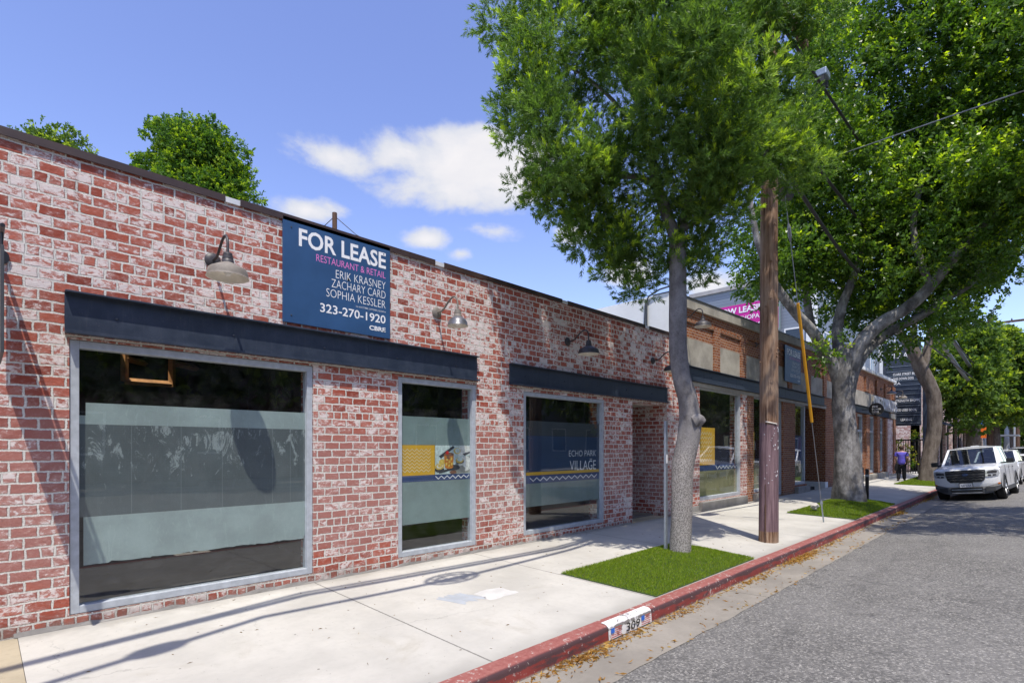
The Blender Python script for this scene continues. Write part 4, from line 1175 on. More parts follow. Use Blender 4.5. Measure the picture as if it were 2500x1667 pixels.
def cable(name, pts, r, label, mat='wire', extra=None, group=None, n=6, sag=.0, seg=16):
    t = thing(name, pts[0], label, 'cable', group)
    P = []
    for a, b in zip(pts, pts[1:]):
        a, b = Vector(a), Vector(b)
        for i in range(seg + 1):
            k = i / seg; P.append(a.lerp(b, k) - Vector((0, 0, sag * 4 * k * (1 - k))))
    g = MB(); g.tube(P, r, n); g.build('line', M[mat], t, True, angle=180, weld=False)
    return t, P
CG = 'overhead cables along the street'
def offs(h): return h / math.tan(ELEV)
def shadow_cable(sh, h, r, label, hx=9.3, hy=-2.55):
    """cable hung so that it stays level along the shop front and ends at the pole"""
    pts = []
    for x, y in sh:
        k = offs(h); pts.append((x + SAZ.x * k, y + SAZ.y * k, h))
    pts = [(-22, pts[0][1] - .5, h + .5)] + pts + [(hx, hy, h + .25)]
    return cable('overhead_cable', pts, r, label, group=None, sag=.03, seg=8)
shadow_cable([(.1, -.73), (2.37, -.40), (4.1, -.52), (6.2, -.62)], 7.7, .046, 'thick overhead telephone cable strung to the wooden pole above the pavement')
shadow_cable([(.1, -.70), (2.37, -.30), (4.1, -.42), (6.2, -.52)], 8.0, .030, 'thin overhead messenger strand next to the thick telephone cable')
shadow_cable([(.2, -1.22), (1.8, -.80), (3.9, -.92), (6.2, -.78)], 7.4, .040, 'lower overhead cable with coiled slack loops above the pavement')
def snowshoe(cx, cy, h, rx, ry, label, rot):
    k = offs(h); c = Vector((cx + SAZ.x * k, cy + SAZ.y * k, h))
    t = thing('cable_loop', c, label, 'cable loop')
    g = MB()
    for s in (1, .62): g.tube([c + Vector((math.cos(a) * rx * s * math.cos(rot) - math.sin(a) * ry * s * math.sin(rot), math.cos(a) * rx * s * math.sin(rot) + math.sin(a) * ry * s * math.cos(rot), 0.012 * s)) for a in [2 * math.pi * i / 36 for i in range(37)]], .024, 6, cap=False)
    g.build('coil', M['wire'], t, True, weld=False)
    g = MB()
    for a in (-.4, -.13, .13, .4): g.box(c.x + a * rx * 1.6 - .012, c.x + a * rx * 1.6 + .012, c.y - ry * .9, c.y + ry * .9, c.z + .015, c.z + .03)
    g.box(c.x - rx, c.x + rx, c.y - .015, c.y + .015, c.z + .03, c.z + .045)
    g.build('spreader', M['wire'], t)
snowshoe(3.9, -.88, 7.4, .36, .19, 'oval coil of slack cable hanging over the pavement by the lease sign', .05)
snowshoe(.95, -1.03, 7.4, .2, .09, 'small oval coil of slack cable hanging over the first shop window', .25)
cable('overhead_cable', [(9.4, -2.5, 6.58), (13.6, -2.5, 5.96), (22, -2.45, 5.6), (64, -2.4, 6.6)], .038, 'heavy black bundled cable running from the pole through the fig tree', sag=.03)
cable('overhead_cable', [(9.4, -2.6, 8.66), (64, -2.5, 9.4)], .03, 'upper black cable crossing the crown of the fig tree', sag=-.5)
cable('overhead_cable', [(9.4, -2.55, 7.15), (64, -2.45, 7.3)], .035, 'middle black cable above the heavy bundled one', sag=.2)
t = thing('splice_box', (12.2, -2.56, 9.2), 'grey box clamped to the upper cable among the fig leaves', 'cable box')
g = MB(); g.box(12.06, 12.36, -2.66, -2.46, 9.04, 9.18); g.build('case', M['galv'], t, bevel=.02)
for a in (12.05, 12.3):
    g = MB(); g.box(a, a + .07, -2.62, -2.5, 8.9, 9.02); g.build('clamp', M['wire'], t)
t = thing('cable_closure', (9.95, -2.5, 6.28), 'shiny black cable closure hanging beside the wooden pole', 'cable box')
g = MB(); g.tube([(9.7, -2.5, 6.12), (9.8, -2.5, 6.1), (10.25, -2.5, 6.02), (10.35, -2.5, 5.98)], [.05, .13, .13, .05], 10); g.build('canister', M['frame_dark'], t, True)
g = MB(); g.tube([(9.9, -2.5, 6.2), (9.9, -2.5, 6.45), (9.6, -2.5, 6.4)], .012, 6); g.build('hanger', M['galv'], t)
a = at(2030, 385, 13.2); b = at(2500, 222, 9.0)
dv = b - a
cable('service_wire', [a - dv * .25, a, b, b + dv * .6], .012, 'pale twisted service wire crossing in front of the fig tree leaves', 'wire_grey')

# ------------------------------------------------------------------ street furniture
t = thing('sign_post', (6.80, -2.02, -.04), 'bare galvanised steel sign post beside the young tree trunk', 'sign post')
g = MB()
for dx, dy, w, d in ((0, 0, .045, .004), (-.0225, .013, .004, .03), (.0225, .013, .004, .03)): g.box(6.80 + dx - w / 2, 6.80 + dx + w / 2, -2.02 + dy - d / 2, -2.02 + dy + d / 2, -.1, 1.87)
g.build('upright', M['galv'], t)
g = MB()
for i in range(60): g.lathe([(0, 0), (.0045, 0)], (6.80, -2.0223, .05 + i * .03), 8, 'Y')
g.build('bolt_hole', M['frame_dark'], t, weld=False)
g = MB(); g.box(6.785, 6.815, -2.026, -2.0225, 1.28, 1.40); g.build('sticker', M['white_ink'], t)

t = thing('bicycle_rack', (17.95, -2.1, -.04), 'black square bicycle rack post pair beside the fig tree', 'bicycle rack')
for x, y, h in ((18.184, -2.014, .92), (17.663, -2.248, .90)):
    g = MB(); g.box(x - .04, x + .04, y - .04, y + .04, -.05, h); g.build('post', M['black_steel'], t, bevel=.01)
    g = MB(); g.box(x - .09, x + .09, y - .09, y + .09, -.045, -.03); g.build('base_plate', M['black_steel'], t)
    g = MB(); g.box(x - .042, x + .042, y - .042, y + .042, h - .22, h - .16); g.build('sticker_band', M['galv'], t)

t = thing('notice_board', (38.2, -1.25, 0), 'white blue and red notice board on the courtyard gate', 'notice board')
g = MB(); g.box(38.2, 38.24, -1.33, -1.03, .45, 1.95); bd = g.build('board', M['white_ink'], t)
for m_, z0, z1 in (('blue_ink', 1.45, 1.62), ('red_ink', .95, 1.1), ('magenta', .5, .75)):
    g = MB(); g.box(38.19, 38.199, -1.31, -1.05, z0, z1); g.build('printed_panel', M[m_], bd)
g = MB(); g.box(38.25, 38.29, -1.2, -1.14, -.1, 1.9); g.build('post', M['black_steel'], t)
t = thing('gate', (38.4, -.5, 0), 'black metal bar gate of the courtyard', 'gate')
g = MB()
for i in range(16): y = -1.0 + i * .115; g.box(38.4, 38.43, y, y + .035, -.05, 1.95)
g.build('bars', M['black_steel'], t)
g = MB(); g.box(38.38, 38.45, -1.1, .85, 1.9, 1.98); g.box(38.38, 38.45, -1.1, .85, .1, .16); g.box(38.36, 38.46, -1.12, -1.02, -.1, 2.05); g.build('gate_frame', M['black_steel'], t)

# ------------------------------------------------------------------ person (seen from behind, walking away)
def skin_mesh(name, nodes, edges, mat, parent, sub=2):
    me = bpy.data.meshes.new(name)
    me.from_pydata([n[0] for n in nodes], edges, [])
    o = bpy.data.objects.new(name, me); COL.objects.link(o)
    md = o.modifiers.new('s', 'SKIN'); md.use_smooth_shade = True
    for v, n in zip(me.skin_vertices[0].data, nodes):
        r = n[1]; v.radius = r if isinstance(r, tuple) else (r, r)
    me.skin_vertices[0].data[0].use_root = True
    sb = o.modifiers.new('u', 'SUBSURF'); sb.levels = sub
    bpy.context.view_layer.update()
    m2 = bpy.data.meshes.new_from_object(o.evaluated_get(bpy.context.evaluated_depsgraph_get()))
    bpy.data.objects.remove(o)
    m2.materials.clear(); m2.materials.append(mat)
    m2.polygons.foreach_set('use_smooth', [True] * len(m2.polygons))
    ob = bpy.data.objects.new(name, m2); COL.objects.link(ob); ob.parent = parent
    return ob
def person():
    t = thing('person', (29.5, -1.22, -.024), 'person in violet blue shirt and black trousers walking away past the far shop', 'person', rz=R(6))
    # x forward, y left
    N = [((0, 0, .86), (.12, .14)), ((.01, 0, 1.02), (.115, .15)), ((.02, 0, 1.2), (.12, .165)), ((.02, 0, 1.31), (.09, .13)), ((.025, 0, 1.375), .055), ((.035, 0, 1.43), .06), ((.05, 0, 1.50), (.105, .09)), ((.045, 0, 1.57), (.085, .075)),
         ((.0, .085, .80), .095), ((.06, .10, .44), .065), ((-.06, .105, .09), .045), ((.09, .115, .035), (.035, .03)),
         ((.0, -.085, .80), .095), ((.04, -.10, .44), .065), ((.10, -.105, .09), .045), ((.24, -.115, .035), (.035, .03)),
         ((.02, .16, 1.28), .065), ((-.02, .215, 1.06), .048), ((.12, .205, .90), .036), ((.16, .19, .86), .03),
         ((.02, -.16, 1.28), .065), ((-.03, -.215, 1.06), .048), ((.10, -.20, .88), .036), ((.14, -.185, .83), .03)]
    E = [(0, 1), (1, 2), (2, 3), (3, 4), (4, 5), (5, 6), (6, 7), (0, 8), (8, 9), (9, 10), (10, 11), (0, 12), (12, 13), (13, 14), (14, 15), (3, 16), (16, 17), (17, 18), (18, 19), (3, 20), (20, 21), (21, 22), (22, 23)]
    b = skin_mesh('body', N, E, M['skin'], t)
    g = 1.16
    S = [((0, 0, .70), (.175, .20)), ((.005, 0, .92), (.165, .185)), ((.01, 0, 1.05), (.16, .185)), ((.02, 0, 1.2), (.155, .20)), ((.02, 0, 1.34), (.125, .16)), ((.02, .165, 1.28), .09), ((-.01, .21, 1.10), .078), ((.02, -.165, 1.28), .09), ((-.02, -.21, 1.10), .078)]
    skin_mesh('shirt', S, [(0, 1), (1, 2), (2, 3), (3, 4), (4, 5), (5, 6), (4, 7), (7, 8)], M['shirt'], t)
    P = [((0, 0, .89), (.15, .175)), ((.0, .085, .76), .12), ((.06, .10, .44), .088), ((-.055, .105, .07), .075), ((0, -.085, .76), .12), ((.04, -.10, .44), .088), ((.105, -.105, .07), .075)]
    skin_mesh('trousers', P, [(0, 1), (1, 2), (2, 3), (0, 4), (4, 5), (5, 6)], M['trousers'], t)
    A = [((-.07, .10, .86), (.075, .075)), ((-.05, .19, .66), (.06, .085)), ((-.03, .2, .46), (.03, .06))]
    skin_mesh('apron', A, [(0, 1), (1, 2)], M['apron'], t)
    H = [((-.01, 0, 1.43), (.07, .085)), ((.01, 0, 1.52), (.115, .112)), ((.035, 0, 1.60), (.10, .098))]
    skin_mesh('hair', H, [(0, 1), (1, 2)], M['hair'], t)
    for (x, y) in ((-.03, .12), (.14, -.12)):
        m = MB(); m.tube([(x - .07, y, .045), (x, y, .05), (x + .1, y, .042), (x + .15, y, .035)], [.045, .05, .045, .03], 10, flat=.75); m.build('shoe', M['shoe'], t, True, local=True)
    for s, wx_, wy, wz in ((1, .16, .19, .86), (-1, .14, -.185, .83)):
        m = MB()
        for k in range(4): m.tube([(wx_ + .005, wy + (k - 1.5) * .016, wz - .02), (wx_ + .02, wy + (k - 1.5) * .017, wz - .06 - .006 * (k in (1, 2))), (wx_ + .035, wy + (k - 1.5) * .016, wz - .085)], [.009, .008, .006], 6)
        m.tube([(wx_ + .02, wy - s * .03, wz - .01), (wx_ + .04, wy - s * .045, wz - .045)], [.01, .007], 6)
        m.build('fingers', M['skin'], t, True, local=True)
person()

# ------------------------------------------------------------------ vehicles (front at x=0 looking down -x, street side at -y)
def loft(g, st, n=None):
    """st: list of (x, [(y,z)...] half ring from bottom centre to top centre)"""
    for (xa, ra), (xb, rb) in zip(st, st[1:]):
        for s in (1, -1):
            for (p, q), (u, v) in zip(zip(ra, ra[1:]), zip(rb, rb[1:])):
                A = [(xa, s * p[0], p[1]), (xb, s * u[0], u[1]), (xb, s * v[0], v[1]), (xa, s * q[0], q[1])]
                g.quad(*(A if s < 0 else A[::-1]))
    for (x, r), fl in ((st[0], 1), (st[-1], -1)):
        ring = [(x, p[0], p[1]) for p in r] + [(x, -p[0], p[1]) for p in r[::-1] if p[0] > 1e-4]
        g.quad(*(ring[::fl]))
def wheel(parent, x, y, r, w, side):
    g = MB(); g.lathe([(r * .62, -w / 2), (r * .9, -w / 2), (r, -w * .32), (r, w * .32), (r * .9, w / 2), (r * .62, w / 2)], (x, y, r), 28, 'Y'); wh = g.build('wheel', M['tyre'], parent, True, local=True, angle=35)
    g = MB(); yo = y + side * w * .42
    g.lathe([(r * .64, 0), (r * .60, .012 * -side)], (x, yo, r), 28, 'Y')
    for k in range(5):
        a = 2 * math.pi * k / 5 + .3
        c, s = math.cos(a), math.sin(a)
        for da in (-.12, .12):
            c2, s2 = math.cos(a + da), math.sin(a + da)
            g.tube([(x + .05 * c, yo, r + .05 * s), (x + r * .62 * c2, yo, r + r * .62 * s2)], r * .06, 5)
    g.lathe([(0, 0), (r * .18, 0), (r * .2, side * -.03)], (x, yo + side * .012, r), 12, 'Y')
    g.lathe([(r * .64, 0), (r * .62, .05 * -side), (0, .05 * -side)], (x, yo - side * .05, r), 24, 'Y')
    g.build('rim', M['rim'], wh, True, local=True)
def vehicle(name, loc, rz, roll, label, cat, W=.81, H=1.62, L=4.65, pickup=True, paint='car_white', plate=None, group=None, ground=None):
    t = thing(name, loc, label, cat, group)
    t.rotation_euler = (roll, 0, rz)
    k = H / 1.62; r = .345 * k; cw = W - .09
    def ring(w, zb, zs, zt, tw):
        return [(0, zb), (w * .9, zb), (w * .985, zb + .06), (w, (zb + zs) / 2), (w * .985, zs - .03), (w * .955, zs), (tw, zt - .012), (tw * .55, zt), (0, zt + .006)]
    def fx(y): return .008 + .17 * max(0, (abs(y) - .30) / (W - .30)) ** 2.3
    zsh = lambda x: (.93 + .06 * min(1, max(0, (x - .15) / .95))) * k
    hx = [0, .06, .14, .25, .4, .6, .85, 1.10]
    nc = 20; yc = [-1 + 2 * i / nc for i in range(nc + 1)]
    g = MB()
    zr_ = [(.40, .02), (.50, .004), (.58, .0), (.72, .0), (.82, .003), (.885, .012), (.915, .03)]
    wy_ = lambda z: W * (.955 + .03 * min(1, (z - .4) / .3))
    rows = [[(fx(v * W * .97) + dx, v * wy_(z), z * k) for v in yc] for z, dx in zr_]
    # bonnet rows
    for t_ in (.02, .08, .2, .4, .65, .9, 1.0):
        rows.append([((fx(v * W * .97) + .05) * (1 - t_) + 1.12 * t_, v * W * (.955 - .055 * t_), (.925 + .10 * t_ ** .7 + .03 * (1 - v * v) * min(1, t_ * 4) + .012 * math.exp(-((abs(v) - .62) / .12) ** 2) * t_) * k) for v in yc])
    for a, b in zip(rows, rows[1:]):
        for c in range(nc): g.quad(a[c], b[c], b[c + 1], a[c + 1])
    # flanks with open wheel arches
    ra = r * 1.17; xw = (.80, L - 1.0)
    def arc(x0): return [(x0 - ra * math.cos(a), max(.27 * k, r + ra * math.sin(a))) for a in [math.pi * i / 12 for i in range(13)]]
    xf = fx(W * .97) + .0
    prof = [(xf + .02, .42 * k)] + arc(xw[0]) + [(xw[0] + ra + .02, .27 * k), (xw[1] - ra - .02, .27 * k)] + arc(xw[1]) + [(L - .05, .40 * k), (L, .55 * k), (L, .95 * k)]
    tops = [(x, zsh(x)) for x in (L - .02, L - .5, xw[1], 3.1, 2.2, 1.3, 1.10, .85, .6, .4, xf + .08)] + [(xf + .015, .90 * k), (xf, .72 * k)]
    for s in (1, -1):
        q = [(x, s * W * .985, z) for x, z in prof + tops]
        g.quad(*(q if s < 0 else q[::-1]))
        for (xa, za), (xb, zb_) in zip(tops[:-2], tops[1:-2]):
            up = lambda x, z: (x, s * W * (.955 - .055 * min(1, max(0, (x - .1) / 1.0))), z + .045 * k * min(1, x / .5))
            g.quad((xa, s * W * .985, za), (xb, s * W * .985, zb_), up(xb, zb_), up(xa, za))
    zt_ = (zsh(2) + .045 * k)
    g.quad((1.1, -W * .9, zt_), (L - .02, -W * .9, zt_), (L - .02, W * .9, zt_), (1.1, W * .9, zt_))
    g.quad((L, -W * .985, .4 * k), (L, W * .985, .4 * k), (L - .02, W * .9, zt_), (L - .02, -W * .9, zt_))
    g.build('body', M[paint], t, True, local=True, angle=42, weld=False)
    g = MB(); g.box(.25, L - .1, -W + .25, W - .25, .24 * k, .8 * k)
    for x in xw: g.box(x - ra, x + ra, -W + .04, -W + .26, r + ra * .98, r + ra); g.box(x - ra, x + ra, W - .26, W - .04, r + ra * .98, r + ra)
    g.build('underbody', M['cabin'], t, local=True)
    # cabin: painted frames round recessed glass, crowned roof
    bx0, rx0 = 1.00, 1.66
    rx1, bx1 = (2.98, 3.14) if pickup else (3.45, 4.15)
    zb, zr = 1.03 * k, 1.55 * k; wb, wr = W * .895, W * .745
    gp = MB()
    def framed(nm, A, B, C, D, ib, it, il, ir, rec=.012):
        A, B, C, D = map(Vector, (A, B, C, D))
        P = lambda u, v: (A.lerp(B, u)).lerp(D.lerp(C, u), v)
        n = (B - A).cross(D - A).normalized()
        a, b, c, d = P(il, ib), P(1 - ir, ib), P(1 - ir, 1 - it), P(il, 1 - it)
        for q in ((A, B, b, a), (B, C, c, b), (C, D, d, c), (D, A, a, d)): gp.quad(*q)
        m = MB(); m.quad(*[p - n * rec for p in (a, b, c, d)]); m.build(nm, M['carglass'], t, local=True, weld=False)
    F0, F1 = (bx0, -wb, zb), (bx0, wb, zb); R0, R1 = (rx0, -wr, zr), (rx0, wr, zr)
    framed('windshield', F1, F0, R0, R1, .02, .04, .05, .05)
    framed('rear_window', (bx1, -wb, zb), (bx1, wb, zb), (rx1, wr, zr), (rx1, -wr, zr), .1, .12, .12, .12)
    mb = (bx0 + bx1) / 2 + .18; mr = mb - .03
    for s in (1, -1):
        for (xa, xb, ra_, rb_, il, ir) in ((bx0, mb, rx0, mr, .13, .05), (mb, bx1, mr, rx1, .05, .13)):
            q = [(xa, s * wb, zb), (xb, s * wb, zb), (rb_, s * wr, zr), (ra_, s * wr, zr)]
            if s > 0: q = [q[1], q[0], q[3], q[2]]; il, ir = ir, il
            framed('side_window', *q, .02, .09, il, ir)
    ny, nx = 10, 10
    rf = lambda i, j: (rx0 - .015 + (rx1 - rx0 + .03) * i / nx, -wr + 2 * wr * j / ny, zr + (.055 * (1 - abs(2 * j / ny - 1) ** 2.6) * (1 - .75 * abs(2 * i / nx - 1) ** 3)) * k)
    for i in range(nx):
        for j in range(ny): gp.quad(rf(i, j), rf(i + 1, j), rf(i + 1, j + 1), rf(i, j + 1))
    gp.build('cabin', M[paint], t, True, local=True, angle=35)
    zr += .03 * k
    g = MB(); g.box(bx0 + .12, bx1 - .1, -wb + .08, wb - .08, zb - .05, zb + .03)
    for s in (.38, -.38): g.box(1.95, 2.1, s - .22, s + .22, zb, zb + .34 * k); g.box(1.96, 2.06, s - .1, s + .1, zb + .34 * k, zb + .44 * k)
    g.lathe([(.16, 0), (.18, .012), (.16, .024), (.15, .012)], (1.55, -.36, zb + .05), 18, 'X'); g.box(1.62, 1.64, -.12, .12, zr - .16, zr - .09)
    g.build('seats', M['cabin'], t, local=True)
    # wheels, arches, sills
    for x in (.80, L - 1.0):
        for s in (1, -1):
            wheel(t, x, s * (W - .10), r, .22, s)
            g = MB(); n = 16
            for i in range(n):
                a0, a1 = math.pi * i / n, math.pi * (i + 1) / n
                for ri, ro, yo in ((r * 1.02, r * 1.2, .012),):
                    q = [(x + ri * math.cos(a0), s * (W + yo), r + ri * math.sin(a0)), (x + ro * math.cos(a0), s * (W + yo), r + ro * math.sin(a0)), (x + ro * math.cos(a1), s * (W + yo), r + ro * math.sin(a1)), (x + ri * math.cos(a1), s * (W + yo), r + ri * math.sin(a1))]
                    g.quad(*q)
                    g.quad(q[1], (q[1][0], s * (W - .12), q[1][2]), (q[2][0], s * (W - .12), q[2][2]), q[2])
            g.box(x - r * 1.1, x + r * 1.1, *sorted((s * (W - .26), s * (W - .24))), .2, .62 * k)
            g.build('wheel_arch', M['car_plastic'], t, local=True, weld=False)
    g = MB(); g.box(1.2, L - 1.42, -W - .006, W + .006, .245 * k, .36 * k); g.build('sill', M['car_plastic'], t, local=True, bevel=.01)
    # front: lower bumper, grille, lamps, plate, badge
    def fpatch(nm, poly, dx, mat, th=.02, par=None):
        pp = []
        for (ya, za), (yb, zb_) in zip(poly, poly[1:] + poly[:1]):
            ns = max(1, int(abs(yb - ya) / .06)); pp += [(ya + (yb - ya) * i / ns, za + (zb_ - za) * i / ns) for i in range(ns)]
        m = MB(); poly = pp; n = len(poly)
        a = [(fx(y) - dx, y, z * k) for y, z in poly]; b = [(fx(y) - dx + th, y, z * k) for y, z in poly]
        lo = sorted(range(n), key=lambda i: poly[i][0])
        ysl = sorted({round(p[0], 4) for p in poly})
        def zspan(y):
            zs = []
            for (ya, za), (yb, zb_) in zip(poly, poly[1:] + poly[:1]):
                if abs(ya - yb) < 1e-6:
                    if abs(y - ya) < 1e-4: zs += [za, zb_]
                elif min(ya, yb) - 1e-4 <= y <= max(ya, yb) + 1e-4: zs.append(za + (zb_ - za) * (y - ya) / (yb - ya))
            return min(zs), max(zs)
        for y0_, y1_ in zip(ysl, ysl[1:]):
            e_ = 2e-4
            (l0, h0), (l1, h1) = zspan(y0_ + e_), zspan(y1_ - e_)
            m.quad((fx(y0_) - dx, y0_, l0 * k), (fx(y1_) - dx, y1_, l1 * k), (fx(y1_) - dx, y1_, h1 * k), (fx(y0_) - dx, y0_, h0 * k))
        for i in range(n): m.quad(a[i], b[i], b[(i + 1) % n], a[(i + 1) % n])
        return m.build(nm, M[mat], par or t, local=True)
    def strip(y0, y1, z0, z1, n=10): return [(y0 + (y1 - y0) * i / n, z0) for i in range(n + 1)] + [(y1 - (y1 - y0) * i / n, z1) for i in range(n + 1)]
    m = MB()
    for i in range(20):
        ya, yb = -W * .97 + 2 * W * .97 * i / 20, -W * .97 + 2 * W * .97 * (i + 1) / 20
        f2 = lambda y: fx(y) - .035
        e = lambda y: max(0, (abs(y) - .45) / (W - .45))
        zl = lambda y: (.21 + .17 * e(y) ** 1.6) * k
        zm = lambda y: (.36 + .08 * e(y)) * k
        zt = lambda y: (.415 + .09 * e(y)) * k
        m.quad((f2(ya), ya, zl(ya)), (f2(yb), yb, zl(yb)), (f2(yb) - .01, yb, zm(yb)), (f2(ya) - .01, ya, zm(ya)))
        m.quad((f2(ya) - .01, ya, zm(ya)), (f2(yb) - .01, yb, zm(yb)), (f2(yb) + .03, yb, zt(yb)), (f2(ya) + .03, ya, zt(ya)))
        m.quad((f2(ya), ya, zl(ya)), (f2(ya) + .3, ya, zl(ya) + .03), (f2(yb) + .3, yb, zl(yb) + .03), (f2(yb), yb, zl(yb)))
    bp = m.build('lower_bumper', M['car_plastic'], t, local=True)
    fpatch('air_intake', strip(-.38, .38, .27, .40), .058, 'grille', par=bp)
    for s in (1, -1): fpatch('fog_lamp_pocket', strip(s * .45, s * .66, .28, .40, 5), .062, 'cabin', par=bp)
    fpatch('skid_trim', strip(-.36, .36, .235, .255), .066, 'rim', par=bp)
    fpatch('intake_bar', strip(-.36, .36, .335, .35), .066, 'galv', par=bp)
    gr = fpatch('grille', [(-.37, .545), (-.18, .542), (0, .542), (.18, .542), (.37, .545), (.45, .62), (.485, .78), (.475, .89), (.25, .897), (0, .899), (-.25, .897), (-.475, .89), (-.485, .78), (-.45, .62)], .022, 'grille')
    if pickup:
        m = MB()
        for z, w in ((.845, .45), (.695, .43), (.62, .39)):
            pts = []
            nn = 13
            for i in range(nn):
                y = -w + 2 * w * i / (nn - 1); pts.append((fx(y) - .036, y, (z + (.014 if i % 2 else -.006)) * k))
            m.tube(pts, .009, 6)
        for z in (.775, .755): m.tube([(fx(y) - .036, y, z * k) for y in (-.45, -.2, 0, .2, .45)], .010, 6)
        m.build('grille_bar', M['grille_bar'], gr, True, local=True)
        m = MB(); m.lathe([(0, .014), (.05, .012), (.06, 0)], (0, 0, 0), 20, 'X'); 
        m.v = [(fx(0) - .05 - v[0] * 1, v[1] * 1.35, .765 * k + v[2] * .72) for v in m.v]
        m.build('oval_badge', M['emblem'], gr, True, local=True)
    for s in (1, -1):
        hl = fpatch('headlight', [(s * .47, .70), (s * .60, .685), (s * W * .93, .705), (s * W * .97, .76), (s * W * .95, .86), (s * W * .86, .895), (s * .60, .875), (s * .475, .855)], .022, 'lens')
        fpatch('lamp_housing', [(s * .50, .775), (s * .72, .78), (s * .74, .835), (s * .70, .855), (s * .52, .835)], .026, 'lens_dark', .004, hl)
        fpatch('lamp_housing', [(s * .52, .705), (s * .60, .70), (s * .60, .745), (s * .53, .75)], .026, 'lens_dark', .004, hl)
        fpatch('lamp_housing', [(s * .635, .705), (s * .71, .715), (s * .70, .755), (s * .635, .748)], .026, 'lens_dark', .004, hl)
        fpatch('side_marker', [(s * W * .90, .47), (s * W * .96, .47), (s * W * .96, .51), (s * W * .90, .505)], .035, 'amber', .02)
    pl = fpatch('number_plate', [(-.16, .405), (.16, .405), (.16, .545), (-.16, .545)], .085, 'grille', .06)
    fpatch('plate_face', [(-.15, .41), (.15, .41), (.15, .52), (-.15, .52)], .088, 'plate', .003, pl)
    if plate:
        o = bpy.data.objects.new('x', None)
        tx = text(plate, (0, 0, 0), -EY, EZ, -.13, .13, .43 * k, .062 * k, M['plate_ink'], 'plate_lettering', None, .012, 0)
        tx.data.transform(Matrix.Translation((fx(0) - .0895, 0, 0))); tx.parent = pl
        bpy.data.objects.remove(o)
    for s in (1, -1):
        m = MB(); m.box(1.22, 1.34, *sorted((s * (W + .04), s * (W + .22))), 1.03 * k, 1.17 * k); m.box(1.26, 1.31, *sorted((s * (W - .1), s * (W + .05))), 1.03 * k, 1.07 * k)
        m.build('door_mirror', M['grille'], t, local=True, bevel=.025)
        m = MB()
        for x in (2.0, 2.9): m.tube([(x, s * (W + .012), .90 * k), (x + .16, s * (W + .012), .90 * k)], .013, 6)
        m.build('door_handle', M['grille'], t, local=True)
        m = MB()
        for x in (1.22, 2.14, 3.05): m.box(x, x + .008, *sorted((s * (W - .002), s * (W + .003))), .4 * k, .96 * k)
        m.build('door_seam', M['cabin'], t, local=True)
    m = MB(); m.box(1.04, 1.09, -.62, .62, zb - .01, zb + .012); m.tube([(1.06, .1, zb + .02), (1.12, .5, zb + .06)], .008, 4); m.tube([(1.06, -.45, zb + .02), (1.12, 0, zb + .06)], .008, 4); m.build('wiper', M['grille'], t, local=True)
    if pickup:
        m = MB(); m.box(2.35, 2.55, -.1, .1, zr + .01, zr + .045); m.build('roof_pod', M['car_white'], t, local=True, bevel=.015)
    return t
def carglass():
    m = glass('car glass', (.50, .56, .55), .02); return m
M['carglass'] = carglass()
vehicle('pickup_truck', (21.55, -4.13, -.155), R(-3.6), R(-6.0), 'white pickup truck parked at the kerb with dark grille and tilted number plate', 'pickup truck', plate='AA737EA', H=1.72, group='vehicles parked along the kerb')
vehicle('parked_car', (30.6, -4.30, -.155), R(-2), R(-3.5), 'white car parked directly behind the pickup truck', 'car', pickup=False, H=1.58)
vehicle('parked_car', (62, -4.30, -.09), 0, R(-2), 'white hatchback far down the street beyond the two parked vehicles', 'car', W=.9, H=1.62, pickup=False)
vehicle('parked_car', (84, -3.9, -.12), 0, R(-2), 'dark car farthest down the street under the shelter roof', 'car', pickup=False, H=1.75, paint='car_grey')
vehicle('passing_car', (24.5, -8.2, 0.02), 0, 0, 'white car seen only as a reflection in the orange brick shop window', 'car', pickup=False, H=1.5)
# ------------------------------------------------------------------ foliage
def leaf_obj(name, P, D, L, Wd, Cc, mat, parent, rng, fold=.25):
    """one mesh of many leaf blades: base points P, directions D, lengths L, widths Wd, colours Cc"""
    n = len(P)
    D = D / np.linalg.norm(D, axis=1, keepdims=True)
    rv = rng.normal(size=(n, 3)); S = np.cross(D, rv); S /= np.linalg.norm(S, axis=1, keepdims=True)
    N = np.cross(D, S)
    v = np.empty((n, 4, 3))
    v[:, 0] = P
    mid = P + D * (L * .5)[:, None] + N * (L * fold * .18)[:, None]
    v[:, 1] = mid + S * (Wd * .5)[:, None]; v[:, 3] = mid - S * (Wd * .5)[:, None]
    v[:, 2] = P + D * L[:, None] - N * (L * fold * .1)[:, None]
    w = np.array(wloc(parent)) if parent is not None else np.zeros(3)
    v -= w
    me = bpy.data.meshes.new(name)
    me.vertices.add(n * 4); me.loops.add(n * 4); me.polygons.add(n)
    me.vertices.foreach_set('co', v.astype(np.float32).ravel())
    me.loops.foreach_set('vertex_index', np.arange(n * 4, dtype=np.int32))
    me.polygons.foreach_set('loop_start', np.arange(0, n * 4, 4, dtype=np.int32))
    me.polygons.foreach_set('loop_total', np.full(n, 4, dtype=np.int32))
    ca = me.color_attributes.new('Col', 'FLOAT_COLOR', 'POINT')
    c4 = np.ones((n, 4, 4), dtype=np.float32); c4[:, :, :3] = Cc[:, None, :]
    ca.data.foreach_set('color', c4.ravel())
    me.materials.append(mat)
    me.update(); me.validate()
    o = bpy.data.objects.new(name, me); COL.objects.link(o); o.parent = parent
    return o

def unit(rng, n):
    a = rng.normal(size=(n, 3)); return a / np.linalg.norm(a, axis=1, keepdims=True)

